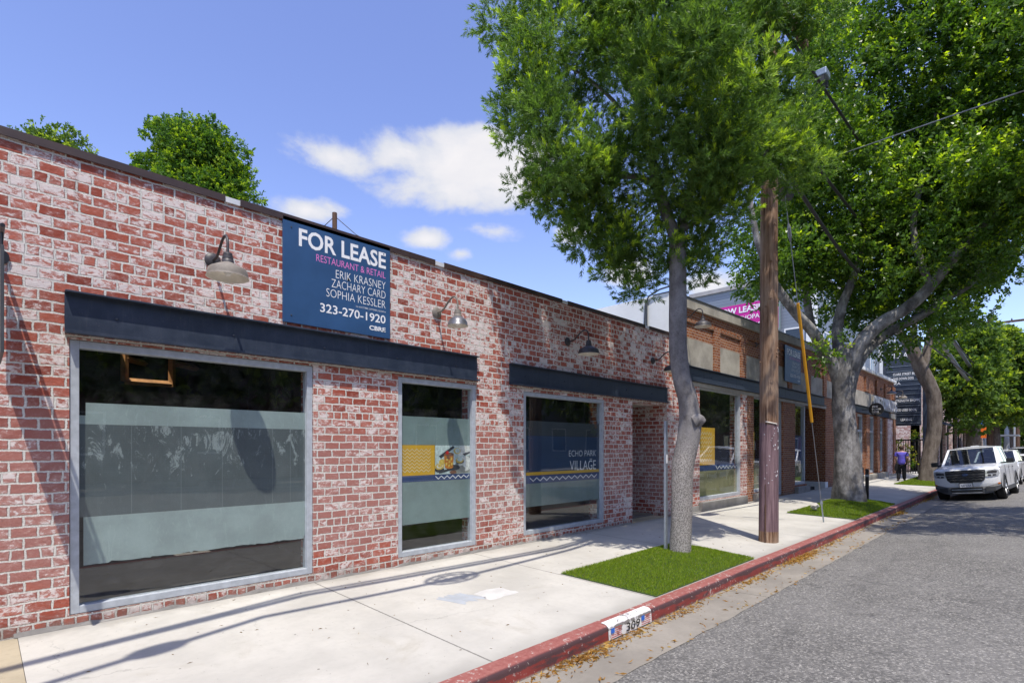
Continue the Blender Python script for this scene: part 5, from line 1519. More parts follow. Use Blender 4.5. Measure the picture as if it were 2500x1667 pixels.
def sprays_in(lobes, density, rng, shell=.55, up=.35, flat=1.0):
    """spray positions and axes spread through lobes (centre, radius)"""
    P, A, B = [], [], []
    for c, r in lobes:
        k = max(3, int(density * r ** 2.4))
        d = unit(rng, k)
        rad = r * (shell + (1 - shell) * rng.random(k) ** .6) * (1 + .16 * rng.normal(size=k))
        # lumpy surface
        d2 = d * np.array([1, 1, flat])
        p = np.array(c) + d2 * rad[:, None]
        a = d * .9 + np.array([0, 0, up]) + rng.normal(size=(k, 3)) * .35
        P.append(p); A.append(a / np.linalg.norm(a, axis=1, keepdims=True)); B.append(np.full(k, rng.random()))
    return np.concatenate(P), np.concatenate(A), np.concatenate(B)

def narrow_foliage(name, lobes, parent, rng, density, per=34, ln=(.065, .105), wd=(.010, .015), twig=.20, mat='leaf_narrow', young=.26, droop=0.0, shell=.55, up=.35):
    P, A, B = sprays_in(lobes, density, rng, shell=shell, up=up)
    m = len(P)
    yng = (rng.random(m) < young * (3.2 * B ** 2.5)) & (A[:, 2] > .1)  # upward sprays turn yellow: new growth, plus sunlit highlights put into the colour
    s = rng.random((m, per)) ** .8
    q = P[:, None, :] + A[:, None, :] * (s * twig)[:, :, None]
    rad = unit(rng, m * per).reshape(m, per, 3)
    D = A[:, None, :] * (.55 + .5 * s)[:, :, None] + rad * .62 + np.array([0, 0, -droop])
    L = rng.uniform(*ln, size=(m, per)); Wd = rng.uniform(*wd, size=(m, per))
    old = np.array([.082, .160, .034]); old2 = np.array([.155, .248, .06]); yc = np.array([.54, .66, .05]); yc2 = np.array([.34, .50, .045])
    mixk = rng.random((m, 1, 1)) * .8 + rng.random((m, per, 1)) * .2
    C = old * (1 - mixk) + old2 * mixk
    k2 = np.clip(s * 1.5 - .3, 0, 1)[:, :, None] * yng[:, None, None]
    yy = yc * (1 - mixk) + yc2 * mixk
    C = C * (1 - k2) + yy * k2
    return leaf_obj(name, q.reshape(-1, 3), D.reshape(-1, 3), L.ravel(), Wd.ravel(), C.reshape(-1, 3), M[mat], parent, rng)

def broad_foliage(name, lobes, parent, rng, density, per=12, ln=(.07, .11), ratio=.48, twig=.28, mat='leaf_fig', young=.3, c_old=(.058, .124, .018), c_old2=(.122, .212, .030), c_y=(.56, .68, .035), c_y2=(.34, .50, .028), up=.35, spread=.8, shell=.5):
    P, A, B = sprays_in(lobes, density, rng, up=up, shell=shell)
    m = len(P)
    yng = (rng.random(m) < young * (.3 + 1.4 * B)) & (A[:, 2] > -.2)
    s = (np.arange(per)[None, :] + rng.random((m, per))) / per
    bend = unit(rng, m) * .25
    q = P[:, None, :] + A[:, None, :] * (s * twig)[:, :, None] + bend[:, None, :] * (s ** 2 * twig)[:, :, None] + rng.normal(size=(m, per, 3)) * .012
    rad = unit(rng, m * per).reshape(m, per, 3)
    D = A[:, None, :] * .45 + rad * spread + np.array([0, 0, -.15])
    L = rng.uniform(*ln, size=(m, per))
    mixk = rng.random((m, 1, 1)) * .7 + rng.random((m, per, 1)) * .3
    C = np.array(c_old) * (1 - mixk) + np.array(c_old2) * mixk
    k2 = np.clip(s * 1.3 - .1, 0, 1)[:, :, None] * yng[:, None, None]
    C = C * (1 - k2) + (np.array(c_y) * (1 - mixk) + np.array(c_y2) * mixk) * k2
    return leaf_obj(name, q.reshape(-1, 3), D.reshape(-1, 3), L.ravel(), (L * ratio).ravel(), C.reshape(-1, 3), M[mat], parent, rng, .35)

def limb(g, pts, rads, n=12, rnd=None, lump=.06):
    """bent tapering limb through points (Catmull-Rom) with uneven bark"""
    P = [Vector(p) for p in pts]; Q, RR = [], []
    for i in range(len(P) - 1):
        p0, p1, p2, p3 = P[max(i - 1, 0)], P[i], P[i + 1], P[min(i + 2, len(P) - 1)]
        for j in range(5):
            t = j / 5
            Q.append(.5 * ((2 * p1) + (p2 - p0) * t + (2 * p0 - 5 * p1 + 4 * p2 - p3) * t * t + (3 * p1 - p0 - 3 * p2 + p3) * t ** 3))
            RR.append(rads[i] + (rads[i + 1] - rads[i]) * t)
    Q.append(P[-1]); RR.append(rads[-1])
    b = len(g.v); g.tube(Q, RR, n)
    ph = rnd.random() * 6
    for i in range(len(Q)):
        for k in range(n):
            a = 2 * math.pi * k / n; v = Vector(g.v[b + i * n + k]); d = v - Q[i]
            f = 1 + lump * math.sin(3 * a + ph + i * .35) + lump * .7 * math.sin(5 * a - i * .5 + ph) + (rnd.random() - .5) * lump * .8
            g.v[b + i * n + k] = tuple(Q[i] + d * f)

# ---- the young willow-leaved street tree
def young_tree():
    rng = np.random.default_rng(11); rd = random.Random(4)
    F = 7.35
    base = at(1661, 1364, F)
    t = thing('street_tree', (base.x, base.y, -.04), 'young narrow-leaved street tree with slender grey trunk on the nearest turf', 'tree')
    g = MB()
    tr = [(1661, 1372, .152), (1662, 1340, .143), (1663, 1280, .140), (1664, 1200, .143), (1668, 1140, .146), (1678, 1085, .150), (1684, 1030, .148), (1679, 975, .128), (1664, 920, .120), (1656, 850, .117), (1654, 760, .120), (1655, 690, .116), (1655, 620, .112), (1650, 570, .105)]
    limb(g, [at(a, b, F) for a, b, r in tr], [r for a, b, r in tr], 20, rd, .035)
    def br(pts, r0, r1): limb(g, [at(a, b, F + d) for a, b, d in pts], [r0 + (r1 - r0) * i / (len(pts) - 1) for i in range(len(pts))], 10, rd, .05)
    br([(1650, 585, 0), (1628, 520, 0), (1602, 450, .05), (1590, 380, .1), (1560, 250, .2), (1540, 60, .3), (1560, -150, .3)], .088, .03)
    br([(1604, 455, .05), (1560, 432, .0), (1500, 430, -.1), (1420, 400, -.1), (1330, 330, -.1)], .045, .014)
    br([(1654, 590, 0), (1672, 520, .1), (1690, 440, .2), (1720, 300, .3), (1740, 120, .3), (1730, -120, .2)], .075, .03)
    br([(1668, 560, .05), (1730, 520, -.1), (1790, 470, -.2), (1850, 400, -.2), (1900, 330, -.2)], .045, .014)
    br([(1590, 380, .1), (1500, 250, .3), (1400, 170, .3), (1290, 130, .3)], .035, .010)
    br([(1700, 400, .2), (1640, 250, -.3), (1620, 120, -.5), (1630, -50, -.4)], .035, .012)
    br([(1720, 300, .3), (1800, 200, .5), (1880, 120, .6)], .03, .01)
    br([(1565, 270, .2), (1480, 100, .1), (1430, -60, 0)], .03, .01)
    br([(1390, 150, .3), (1360, 110, .2), (1290, 115, .1)], .012, .006)
    tk = g.build('trunk', M['bark_young'], t, True, angle=180)
    g = MB(); c = at(1690, 1030, F - .08)
    limb(g, [c, c + Vector((.05, -.06, .03)), c + Vector((.10, -.105, -.01))], [.10, .085, .062], 12, rd, .06); g.build('pruned_knot', M['bark_young'], tk, True, angle=180)
    lob = [(1285, 45, -.1, .5), (1232, 105, .1, .28), (1330, 150, -.4, .52), (1420, 60, .2, .6), (1255, 290, 0, .30), (1300, 270, -.2, .42), (1390, 300, -.5, .5), (1310, 400, .0, .42), (1278, 440, .2, .24), (1380, 430, -.4, .45), (1345, 500, .1, .30), (1400, 470, -.2, .4), (1430, 560, .2, .32), (1500, 660, .2, .2), (1450, 520, .4, .4), (1450, 420, -.3, .42), (1300, 495, .2, .17),
           (1480, 520, .1, .38), (1470, 585, .2, .33), (1548, 585, .3, .36), (1530, 640, .3, .26), (1500, 600, .1, .30), (1590, 690, .2, .24), (1550, 700, .1, .18), (1610, 640, .3, .22), (1610, 540, .4, .32),
           (1480, 160, .1, .5), (1530, 60, -.3, .6), (1600, 150, -.6, .55), (1640, 280, -.8, .52), (1560, 340, -.2, .42), (1700, 170, -.7, .6), (1760, 300, -.7, .58), (1700, 380, -.7, .48), (1650, 460, -.3, .33), (1730, 450, -.4, .42), (1745, 545, -.1, .40), (1700, 590, .0, .33), (1790, 470, -.1, .42), (1690, 655, .0, .24), (1735, 620, .1, .24), (1630, 610, -.1, .20),
           (1830, 360, -.3, .52), (1890, 260, .0, .52), (1930, 400, .0, .40), (1975, 395, .1, .28), (1890, 440, .2, .36), (1960, 300, .2, .38), (1850, 150, .1, .62), (1920, 60, .2, .45), (1780, 40, -.3, .7), (1640, -30, -.3, .7), (1500, -60, 0, .7), (1360, -50, .1, .6), (1880, -60, .2, .7), (1740, -160, -.1, .8), (1430, -180, .2, .7), 
           (1540, -250, 1.2, .8), (1430, -200, 1.1, .7), (1560, -430, 1.1, .9), (1400, -350, 1.3, .8), (1300, -200, 1.0, .6), (1650, 330, 1.2, .62), (1500, 370, 1.0, .45), (1800, 210, 1.3, .7), (1560, 170, 1.2, .6), (1420, 230, .9, .4), (1700, 60, 1.4, .8), (1600, -120, 1.4, .8), (1780, 380, 1.0, .5), (1700, 520, .7, .35), (1620, 60, -1.3, .5), (1760, 160, -1.3, .5)]
    # split each lobe into leaf clumps so gaps show
    L = []
    for px, py, d, r in lob:
        c = np.array(at(px, py, F + d))
        k = max(3, int(6.5 * (r / .5) ** 2))
        for _ in range(k):
            u = unit(rng, 1)[0]; u[2] = u[2] * .8 + .22
            L.append((c + u * r * (.4 + .6 * rng.random() ** .5), (.18 + .14 * rng.random()) * min(1, r / .4 + .2)))
    narrow_foliage('crown', L, t, rng, 1500, per=32, ln=(.047, .080), wd=(.008, .0112), twig=.14, shell=.45, up=.5, young=.46)
young_tree()

# ---- the big fig tree and its neighbour
def fig_tree(name, F, label, trunk, limbs, lobes, dens, base, seed, ln=(.085, .13), clump=15, bark='bark_ficus', trunk_n=26, lump=.07, per=12):
    rng = np.random.default_rng(seed); rd = random.Random(seed)
    t = thing(name, base, label, 'tree')
    g = MB()
    limb(g, [at(a, b, F + d) for a, b, d, r in trunk], [r * .74 for a, b, d, r in trunk], trunk_n, rd, lump)
    for pts, r0, r1 in limbs: limb(g, [at(a, b, F + d) for a, b, d in pts], [(r0 + (r1 - r0) * (i / (len(pts) - 1))) * .68 for i in range(len(pts))], 14, rd, .055)
    g.build('trunk', M[bark], t, True, angle=180)
    L = []
    for px, py, d, r in lobes:
        c = np.array(at(px, py, F + d)); k = max(4, int(clump * r ** 2))
        for _ in range(k):
            u = unit(rng, 1)[0]
            L.append((c + u * r * (.45 + .55 * rng.random() ** .5), (.30 + .16 * rng.random()) * min(1, r / .7 + .2)))
    broad_foliage('crown', L, t, rng, dens, ln=ln, per=per)
    return t
LB = [(1840, 650, -.3, .5), (1770, 770, -.2, .5), (1745, 700, .0, .45), (1865, 585, .2, .75), (1930, 650, -.6, .8), (1895, 715, -.3, .45), (1980, 560, -.8, 1.0), (1950, 700, .6, .7), (2050, 680, .4, .8), (2010, 620, -1.0, .7), (2120, 620, -.5, 1.0), (2080, 740, -.2, .6), (2170, 740, .5, .7), (2140, 700, -.8, .6), (2040, 820, .9, .45), (2100, 800, .6, .45), (1830, 780, .6, .45),
      (1930, 430, -.2, 1.1), (2010, 330, -.6, 1.1), (1990, 180, -.2, 1.1), (2050, 90, .0, 1.0), (1980, 40, .3, .8), (2090, 440, -.5, 1.1), (2140, 540, -1.2, .9), (2110, 250, .2, .9), (2230, 480, -.6, 1.2), (2250, 600, -1.2, 1.0), (2200, 330, .3, .9), (2320, 420, -.5, 1.2), (2330, 560, -1.0, 1.1), (2420, 500, -1.0, 1.1), (2400, 620, -1.0, .9), (2460, 600, -.8, .8), (2260, 690, -.3, .8), (2330, 680, -.6, .8), (2200, 800, .3, .6), (2270, 780, .5, .6), (2350, 740, .3, .6), (2150, 830, .6, .4), (2420, 700, -.2, .5),
      (2280, 150, -.8, 1.2), (2400, 120, -1.0, 1.3), (2350, 280, -.7, 1.2), (2460, 300, -1.2, 1.2), (2230, 40, -.4, 1.1), (2340, -60, -.8, 1.3), (2480, -20, -1.5, 1.2), (2520, 160, -1.5, 1.2), (2530, 430, -1.2, 1.1), (2160, 120, .8, .8), (2120, -60, .4, 1.1), (2560, 580, -1.0, .8), (2200, -180, .2, 1.4), (2400, -200, -.8, 1.5), (2000, -100, .6, 1.1), (2600, 0, -1.0, 1.4), (2620, 300, -.8, 1.3),
      (2000, 480, 1.6, 1.2), (2150, 420, 1.8, 1.3), (2300, 350, 1.8, 1.4), (2400, 450, 1.6, 1.2), (2250, 560, 1.6, 1.1), (2060, 250, 1.6, 1.1), (2380, 200, 1.6, 1.4), (2050, 600, 1.8, .9), (1900, 560, 1.6, .9), (2180, 660, 1.6, .8)]
LB = [q for q in LB if q[:2] not in ((1770, 770), (1745, 700), (1830, 780), (2460, 600), (2420, 700), (2560, 580))] + [(1800, 600, .0, .38), (1840, 690, 0, .35), (2450, 560, -.8, .8), (2400, 640, .2, .6), (2440, 470, -1.8, .7), (2380, 520, -1.9, .6), (2490, 420, -1.8, .8), (2350, 430, -1.8, .8)]
LB = [(a, b, (d if b < 500 else max(d, .45 + .35 * r) if a > 1880 else max(d, .1)), r) for a, b, d, r in LB]
LB += [(2035, 860, -.7, .26), (2010, 880, -.6, .2), (2180, 660, -1.2, .4), (2300, 760, -1.3, .3), (2130, 600, -.9, .55), (1960, 600, -1.0, .5), (2440, 640, -1.6, .5), (2475, 560, -1.4, .55), (2495, 470, -1.6, .6), (2450, 610, -1.4, .4), (2390, 600, -1.7, .45), (2310, 560, -1.7, .5), (2260, 640, -1.5, .35)]
def px_of(x, y, z, F=14.0):
    f = x * FX + (y - CY) * FY; r = x * FY - (y - CY) * FX
    return (1250 + 1300 * r / f, 1092 - 1300 * (z - CZ) / f, f - F)
LB += [(*px_of(x, y, z), r) for x, y, z, r in ((12, -7.6, 8.2, 1.1), (13.6, -8.6, 8.6, 1.2), (15.6, -7.8, 8.0, 1.1), (13, -6.6, 9.2, 1.1), (15.5, -7, 9.8, 1.3), (11, -7, 9.2, .9), (12.4, -9.4, 9.2, 1.0), (16, -9.6, 9.5, 1.2))]
fig_tree('fig_tree', 14.0, 'large spreading fig tree with thick blotched grey trunk on the second turf patch',
    [(2074, 1242, 0, .62), (2074, 1222, 0, .54), (2070, 1180, 0, .47), (2066, 1100, 0, .385), (2063, 1020, 0, .35), (2060, 960, 0, .355), (2062, 910, 0, .40), (2068, 870, 0, .44), (2072, 845, 0, .36)],
    [([(2062, 985, 0), (2046, 925, 0), (2022, 870, -.1), (1985, 810, -.2), (1935, 755, -.3), (1890, 690, -.4), (1850, 590, -.5), (1830, 480, -.5)], .27, .09),
     ([(2062, 960, .05), (2056, 890, .1), (2045, 830, .2), (2052, 760, .2), (2078, 690, .2), (2105, 610, .2), (2130, 500, .1), (2140, 330, 0)], .24, .09),
     ([(2064, 960, 0), (2078, 900, -.1), (2100, 840, -.3), (2150, 790, -.5), (2215, 750, -.7), (2270, 700, -.9), (2320, 640, -1.0), (2380, 570, -1.2), (2440, 500, -1.4), (2520, 380, -1.6)], .29, .11),
     ([(2066, 960, .05), (2086, 905, .1), (2120, 850, .2), (2180, 805, .3), (2250, 770, .2), (2310, 730, 0), (2370, 690, -.2), (2420, 610, -.3), (2450, 500, -.4)], .22, .08),
     ([(2062, 960, .1), (2032, 895, .3), (2000, 850, .4), (1975, 770, .5), (1965, 660, .6), (1960, 560, .6), (1975, 380, .5), (1990, 200, .3)], .20, .07),
     ([(2270, 700, -.9), (2230, 560, -.7), (2260, 400, -.6), (2300, 200, -.6), (2310, 20, -.6)], .13, .05),
     ([(2440, 500, -1.4), (2560, 360, -2.4), (2750, 250, -3.6), (2900, 200, -4.6)], .12, .05), ([(2140, 560, .15), (2220, 430, .3), (2280, 300, .4)], .09, .04)],
    LB, 190, (16.2, -2.1, -.05), 21, clump=22)

fig_tree('fig_tree', 23.5, 'smaller dark-trunked fig tree on the far turf beside the pickup truck',
    [(2262, 1182, 0, .55), (2263, 1166, 0, .46), (2268, 1120, 0, .38), (2281, 1060, 0, .36), (2281, 1000, 0, .36), (2273, 950, 0, .36), (2252, 905, 0, .36), (2232, 865, 0, .33), (2218, 830, 0, .28)],
    [([(2236, 870, 0), (2200, 815, 0), (2165, 765, 0), (2130, 700, 0)], .26, .12), ([(2255, 905, 0), (2268, 830, .1), (2280, 760, .2), (2305, 660, .2)], .26, .12), ([(2225, 845, .1), (2235, 780, .3), (2245, 690, .4)], .2, .1)],
    [(2200, 700, 0, 1.3), (2290, 720, .3, 1.3), (2360, 720, .2, .9), (2330, 780, .2, .7), (2240, 620, .5, 1.6), (2380, 620, .2, 1.6), (2420, 640, .5, .8), (2290, 520, .5, 1.7), (2420, 500, .4, 1.6), (2385, 770, .3, .4), (2320, 840, .4, .4)], 60, (31.0, -1.9, -.04), 33, ln=(.15, .22), clump=12, bark='bark_brown')

# ---- clumpy round-headed trees far away and behind the roof
def clump_tree(name, label, pos, r_trunk, h_fork, lobes, seed, dens=12, ln=(.13, .2), cols=None, group=None, per=11, bark='bark_brown', mult=9, shell=.7, lean=0.0):
    rng = np.random.default_rng(seed); rd = random.Random(seed)
    pos = Vector(pos); t = thing(name, pos, label, 'tree', group)
    g = MB()
    fk = pos + Vector((lean, lean * .3, h_fork))
    limb(g, [pos - Vector((0, 0, .1)), pos + (fk - pos) * .3 + Vector((.08, .05, 0)), pos + (fk - pos) * .7, fk], [r_trunk * 1.3, r_trunk, r_trunk * .85, r_trunk * .8], 14, rd, .06)
    for c, r in lobes[:7]:
        e = Vector(c); m = fk.lerp(e, .5) + Vector((0, 0, -.15 * (e - fk).length))
        limb(g, [fk - Vector((0, 0, .2)), m, e], [r_trunk * .5, r_trunk * .3, r_trunk * .12], 8, rd, .05)
    g.build('trunk', M[bark], t, True, angle=180)
    L = []
    for c, r in lobes:
        k = max(5, int(mult * r ** 1.6))
        for _ in range(k):
            u = unit(rng, 1)[0]; L.append((np.array(c) + u * r * (.6 + .4 * rng.random()), r * (.24 + .12 * rng.random())))
    kw = dict(c_old=(.065, .125, .03), c_old2=(.13, .20, .045), c_y=(.42, .50, .04), c_y2=(.27, .37, .04))
    if cols: kw.update(cols)
    broad_foliage('crown', L, t, rng, dens, per=per, ln=ln, ratio=.5, twig=.22, mat='leaf_far', young=.4, up=.5, spread=.9, shell=shell, **kw)
    return t
def plobes(lst, F): return [(at(px, py, F + d), r) for px, py, d, r in lst]
GT = 'trees behind the brick shop roof'
# behind the roof
clump_tree('roof_tree', 'round bright green tree rising behind the shop roof beside the lease sign', at(480, 1040, 22.0) , .25, 4.0,
    plobes([(480, 400, 0, 1.3), (410, 350, 0, .75), (490, 325, 0, .7), (545, 370, 0, .7), (370, 400, .2, .65), (345, 390, 0, .4), (440, 440, -.6, .9), (560, 430, .2, .8), (600, 440, .4, .5), (600, 480, 0, .6), (625, 490, 0, .35), (400, 310, 0, .4), (450, 300, 0, .4), (520, 310, 0, .35), (500, 480, -.6, .9), (580, 360, 0, .3), (610, 380, 0, .16), (356, 300, 0, .13), (540, 510, 0, .9), (440, 520, 0, 1.0), (360, 470, 0, .7)], 22), 51, dens=420, ln=(.09, .15), per=13, mult=40, cols=dict(c_old=(.05, .12, .022), c_old2=(.10, .19, .03), c_y=(.36, .46, .02), c_y2=(.22, .34, .025)))
clump_tree('roof_tree', 'dark green tree top just showing over the brown parapet cap at the wall end', at(130, 1040, 20.0), .22, 4.0,
    plobes([(120, 345, 0, .55), (170, 350, 0, .5), (80, 335, 0, .4), (210, 375, 0, .3), (140, 400, 0, .9), (40, 345, 0, .35), (60, 400, 0, .8), (195, 410, 0, .5)], 20), 53, dens=420, ln=(.09, .15), per=13, mult=40)

# street trees farther along the kerb
clump_tree('street_tree', 'bright clumpy round-headed tree above the white pickup roof', (50.5, -2.1, -.04), .32, 2.9,
    plobes([(2345, 870, 0, 1.9), (2310, 900, 0, 1.3), (2380, 850, .5, 1.6), (2330, 960, -.6, 1.5), (2385, 950, -.8, 1.5), (2360, 1010, -.6, 1.2), (2320, 1010, -.3, .9), (2410, 1000, -.4, 1.0), (2420, 930, .3, 1.2), (2405, 880, .5, 1.2), (2360, 920, -1.2, 1.3), (2300, 950, 0, .8), (2395, 1030, 0, .7), (2345, 1040, 0, .6), (2330, 840, .3, .9), (2440, 960, .4, .9)], 38), 61, dens=60, ln=(.22, .34), mult=15)
clump_tree('street_tree', 'dark clumpy tree behind the far utility pole', (63.5, -1.6, -.04), .35, 3.6,
    plobes([(2450, 870, 0, 2.2), (2480, 900, 0, 2.2), (2440, 930, 0, 1.9), (2490, 960, 0, 2.0), (2455, 990, 0, 1.5), (2500, 870, 1, 2.0), (2440, 840, 0, 1.2), (2520, 930, 0, 2.2), (2480, 1010, 0, 1.3), (2430, 1010, 0, 1.0)], 47), 67, dens=40, ln=(.28, .42), mult=12)
clump_tree('street_tree', 'shaded tree with slender leaning trunk far along the pavement', (78, -2.3, -.04), .33, 4.6, [(Vector((78 + a, -2.3 + b, 6.2 + c)), r) for a, b, c, r in ((0, 0, 0, 2.2), (2, 1, .5, 2), (-2, -.5, .6, 2), (.5, -2, .3, 2), (0, 1.6, 1.5, 2), (1, 0, 2.2, 2.2))], 71, dens=16, ln=(.35, .5), mult=9, lean=.5)
clump_tree('street_tree', 'thick trunked shaded tree behind the pale street lamp column', (104, -2.3, -.04), .55, 5.2, [(Vector((104 + a, -2.3 + b, 7 + c)), r) for a, b, c, r in ((0, 0, 0, 2.6), (2, 1.5, .5, 2.4), (-2, -1.5, .6, 2.4), (.5, -3, -.6, 2.4), (0, 2.6, 1.5, 2.4), (1, 0, 2.6, 2.6))], 73, dens=14, ln=(.4, .55), mult=9)
clump_tree('street_tree', 'dark tree mass closing the far end of the street', (150, -5, -.1), .6, 5.2, [(Vector((150 + a, -5 + b, 6 + c)), r) for a, b, c, r in ((0, 0, 0, 4), (2, 5, .5, 4), (-2, -6, .6, 4), (.5, -3, 3, 4), (0, 8, 1.5, 4), (1, 3, 4, 4), (0, 0, -3, 3), (0, 5, -3, 3), (0, -5, -3, 3))], 75, dens=7, ln=(.6, .85), mult=6)

# ---- plants by the gate
def shrub(pos, label, lobes, seed, yellow=.9):
    rng = np.random.default_rng(seed); t = thing('shrub', pos, label, 'plant')
    g = MB(); rd = random.Random(seed)
    for c, r in lobes: limb(g, [Vector(pos), Vector(pos).lerp(Vector(c), .5) + Vector((.02, .03, 0)), Vector(c)], [.03, .02, .01], 6, rd, .05)
    g.build('stem', M['bark_brown'], t, True, angle=180)
    broad_foliage('foliage', [(np.array(c), r) for c, r in lobes], t, rng, 300, per=8, ln=(.10, .17), ratio=.4, twig=.2, mat='leaf_far', young=yellow, c_y=(.45, .38, .06), c_y2=(.25, .27, .04))
shrub((37.6, .55, -.04), 'flowering shrub with yellow blooms in front of the dark courtyard wall', [(Vector((37.6 + a, .35 + b, h)), r) for a, b, h, r in ((0, -.1, 1.1, .35), (.1, .3, 1.5, .3), (0, -.5, 1.35, .3), (.1, .1, .6, .35), (0, -.75, .75, .28), (-.1, .5, .9, .3), (0, -.2, 1.75, .2))], 81)
shrub((38.8, -.6, -.04), 'yellow spiky plant head showing above the black gate', [(Vector((38.9, -.62, 2.3)), .25), (Vector((38.9, -.4, 2.05)), .22)], 83)

# ---- turf
def turf(name, label, x0, x1, y0, y1, cx, cy, hump, n, seed, bl=(.022, .042), bw=.0042):
    rng = np.random.default_rng(seed)
    def z(x, y):
        d = ((x - cx) / ((x1 - x0) * .5)) ** 2 + ((y - cy) / ((y1 - y0) * .8)) ** 2
        edge = np.minimum(np.minimum(x - x0, x1 - x), np.minimum(y - y0, y1 - y)).clip(0, .25) / .25
        return -0.0196 * (-y) + .006 + hump * np.exp(-d * 2.2) * edge ** .6 + .012 * edge
    g = MB(); nx, ny = 28, 16
    X = np.linspace(x0, x1, nx); Y = np.linspace(y0, y1, ny)
    for i in range(nx - 1):
        for j in range(ny - 1):
            g.quad(*[(a, b, float(z(np.array(a), np.array(b)))) for a, b in ((X[i], Y[j]), (X[i + 1], Y[j]), (X[i + 1], Y[j + 1]), (X[i], Y[j + 1]))])
    b = tag(g.build(name, M['grass_soil'], smooth=True, angle=180), label, 'turf', kind='stuff')
    px = rng.uniform(x0, x1, n); py = rng.uniform(y0, y1, n)
    P = np.stack([px, py, z(px, py) - .002], 1)
    D = np.stack([rng.normal(size=n) * .42 + .12, rng.normal(size=n) * .42 - .1, np.ones(n)], 1)
    k = rng.random((n, 1)); c = np.array([.135, .215, .012]) * (1 - k) + np.array([.27, .36, .025]) * k
    br = rng.random(n) < .03; c[br] = np.array([.30, .24, .09])
    leaf_obj('grass_blades', P, D, rng.uniform(*bl, size=n), np.full(n, bw), c, M['leaf_narrow'], b, rng, .3)
turf('turf', 'bright artificial turf patch around the slender young tree', 4.985, 7.66, -2.893, -1.60, 6.9, -2.2, .10, 42000, 91)
turf('turf', 'shaded turf patch around the big fig tree trunk', 13.33, 17.7, -2.893, -1.50, 16.1, -2.1, .16, 22000, 92, bw=.007, bl=(.03, .05))
turf('turf', 'far turf patch beside the white pickup truck', 26.9, 33.0, -2.893, -1.35, 31, -1.9, .14, 14000, 93, bw=.014, bl=(.03, .06))
t = thing('pale_stone', (13.9, -1.95, .05), 'pale rock lying on the shaded turf by the fig tree', 'rock')
g = MB(); rd = random.Random(6); limb(g, [(13.78, -1.95, .10), (13.88, -1.96, .12), (14.0, -1.94, .10)], [.05, .085, .04], 10, rd, .2); g.build('boulder', M['stone'], t, True, angle=30)

# ---- dry leaves in the gutter and odd scraps on the pavement
def litter():
    rng = np.random.default_rng(5)
    P = []
    def zg(y): return np.interp(y, [-3.9, -3.535, -3.03], [-.158, -.186, -.203])
    n = 1100
    x = 1.5 + 24 * rng.random(n) ** 1.4; y = -3.065 - np.abs(rng.normal(size=n)) * .035
    P.append(np.stack([x, y], 1))
    for cx, w, k in ((3.45, .22, 300), (4.1, .3, 130), (5.2, .2, 90), (7.0, .35, 150), (8.7, .3, 380), (9.3, .22, 260), (10.5, .4, 110), (16.8, .35, 420), (22.0, .7, 260)):
        P.append(np.stack([cx + rng.normal(size=k) * w, -3.07 - np.abs(rng.normal(size=k)) * .075], 1))
    k = 230; P.append(np.stack([1 + 15 * rng.random(k), -3.50 + rng.normal(size=k) * .035], 1))
    k = 70; P.append(np.stack([1 + 12 * rng.random(k), -3.1 - rng.random(k) * .4], 1))
    P = np.concatenate(P); P = P[P[:, 1] > -3.75]
    n = len(P); Z = zg(P[:, 1]) + .004 + np.abs(rng.normal(size=n)) * .006
    D = np.stack([rng.normal(size=n), rng.normal(size=n), rng.normal(size=n) * .22], 1)
    k = rng.random((n, 1)); c = np.array([.42, .22, .05]) * (1 - k) + np.array([.26, .13, .045]) * k
    hi = rng.random(n) < .2; c[hi] = np.array([.56, .38, .13])
    o = leaf_obj('fallen_leaves', np.column_stack([P, Z]), D, rng.uniform(.03, .075, n), rng.uniform(.008, .018, n), c, M['leaf_far'], None, rng, .5)
    tag(o, 'dry brown leaves drifted along the red kerb and gutter', 'leaves', kind='stuff')
    n = 150
    x = .4 + 9 * rng.random(n); y = -2.85 * rng.random(n)
    ok = ~((x > 4.9) & (y < -1.5) & (x < 7.7)); x, y = x[ok], y[ok]; n = len(x)
    D = np.stack([rng.normal(size=n), rng.normal(size=n), np.zeros(n) + .02], 1)
    c = np.array([.16, .10, .05]) * (.5 + rng.random((n, 1)))
    o = leaf_obj('leaf_scraps', np.column_stack([x, y, .0196 * y + .003]), D, rng.uniform(.015, .05, n), rng.uniform(.004, .010, n), c, M['leaf_far'], None, rng, .3)
    tag(o, 'scattered leaf scraps and twigs on the pale pavement', 'leaves', kind='stuff')
litter()

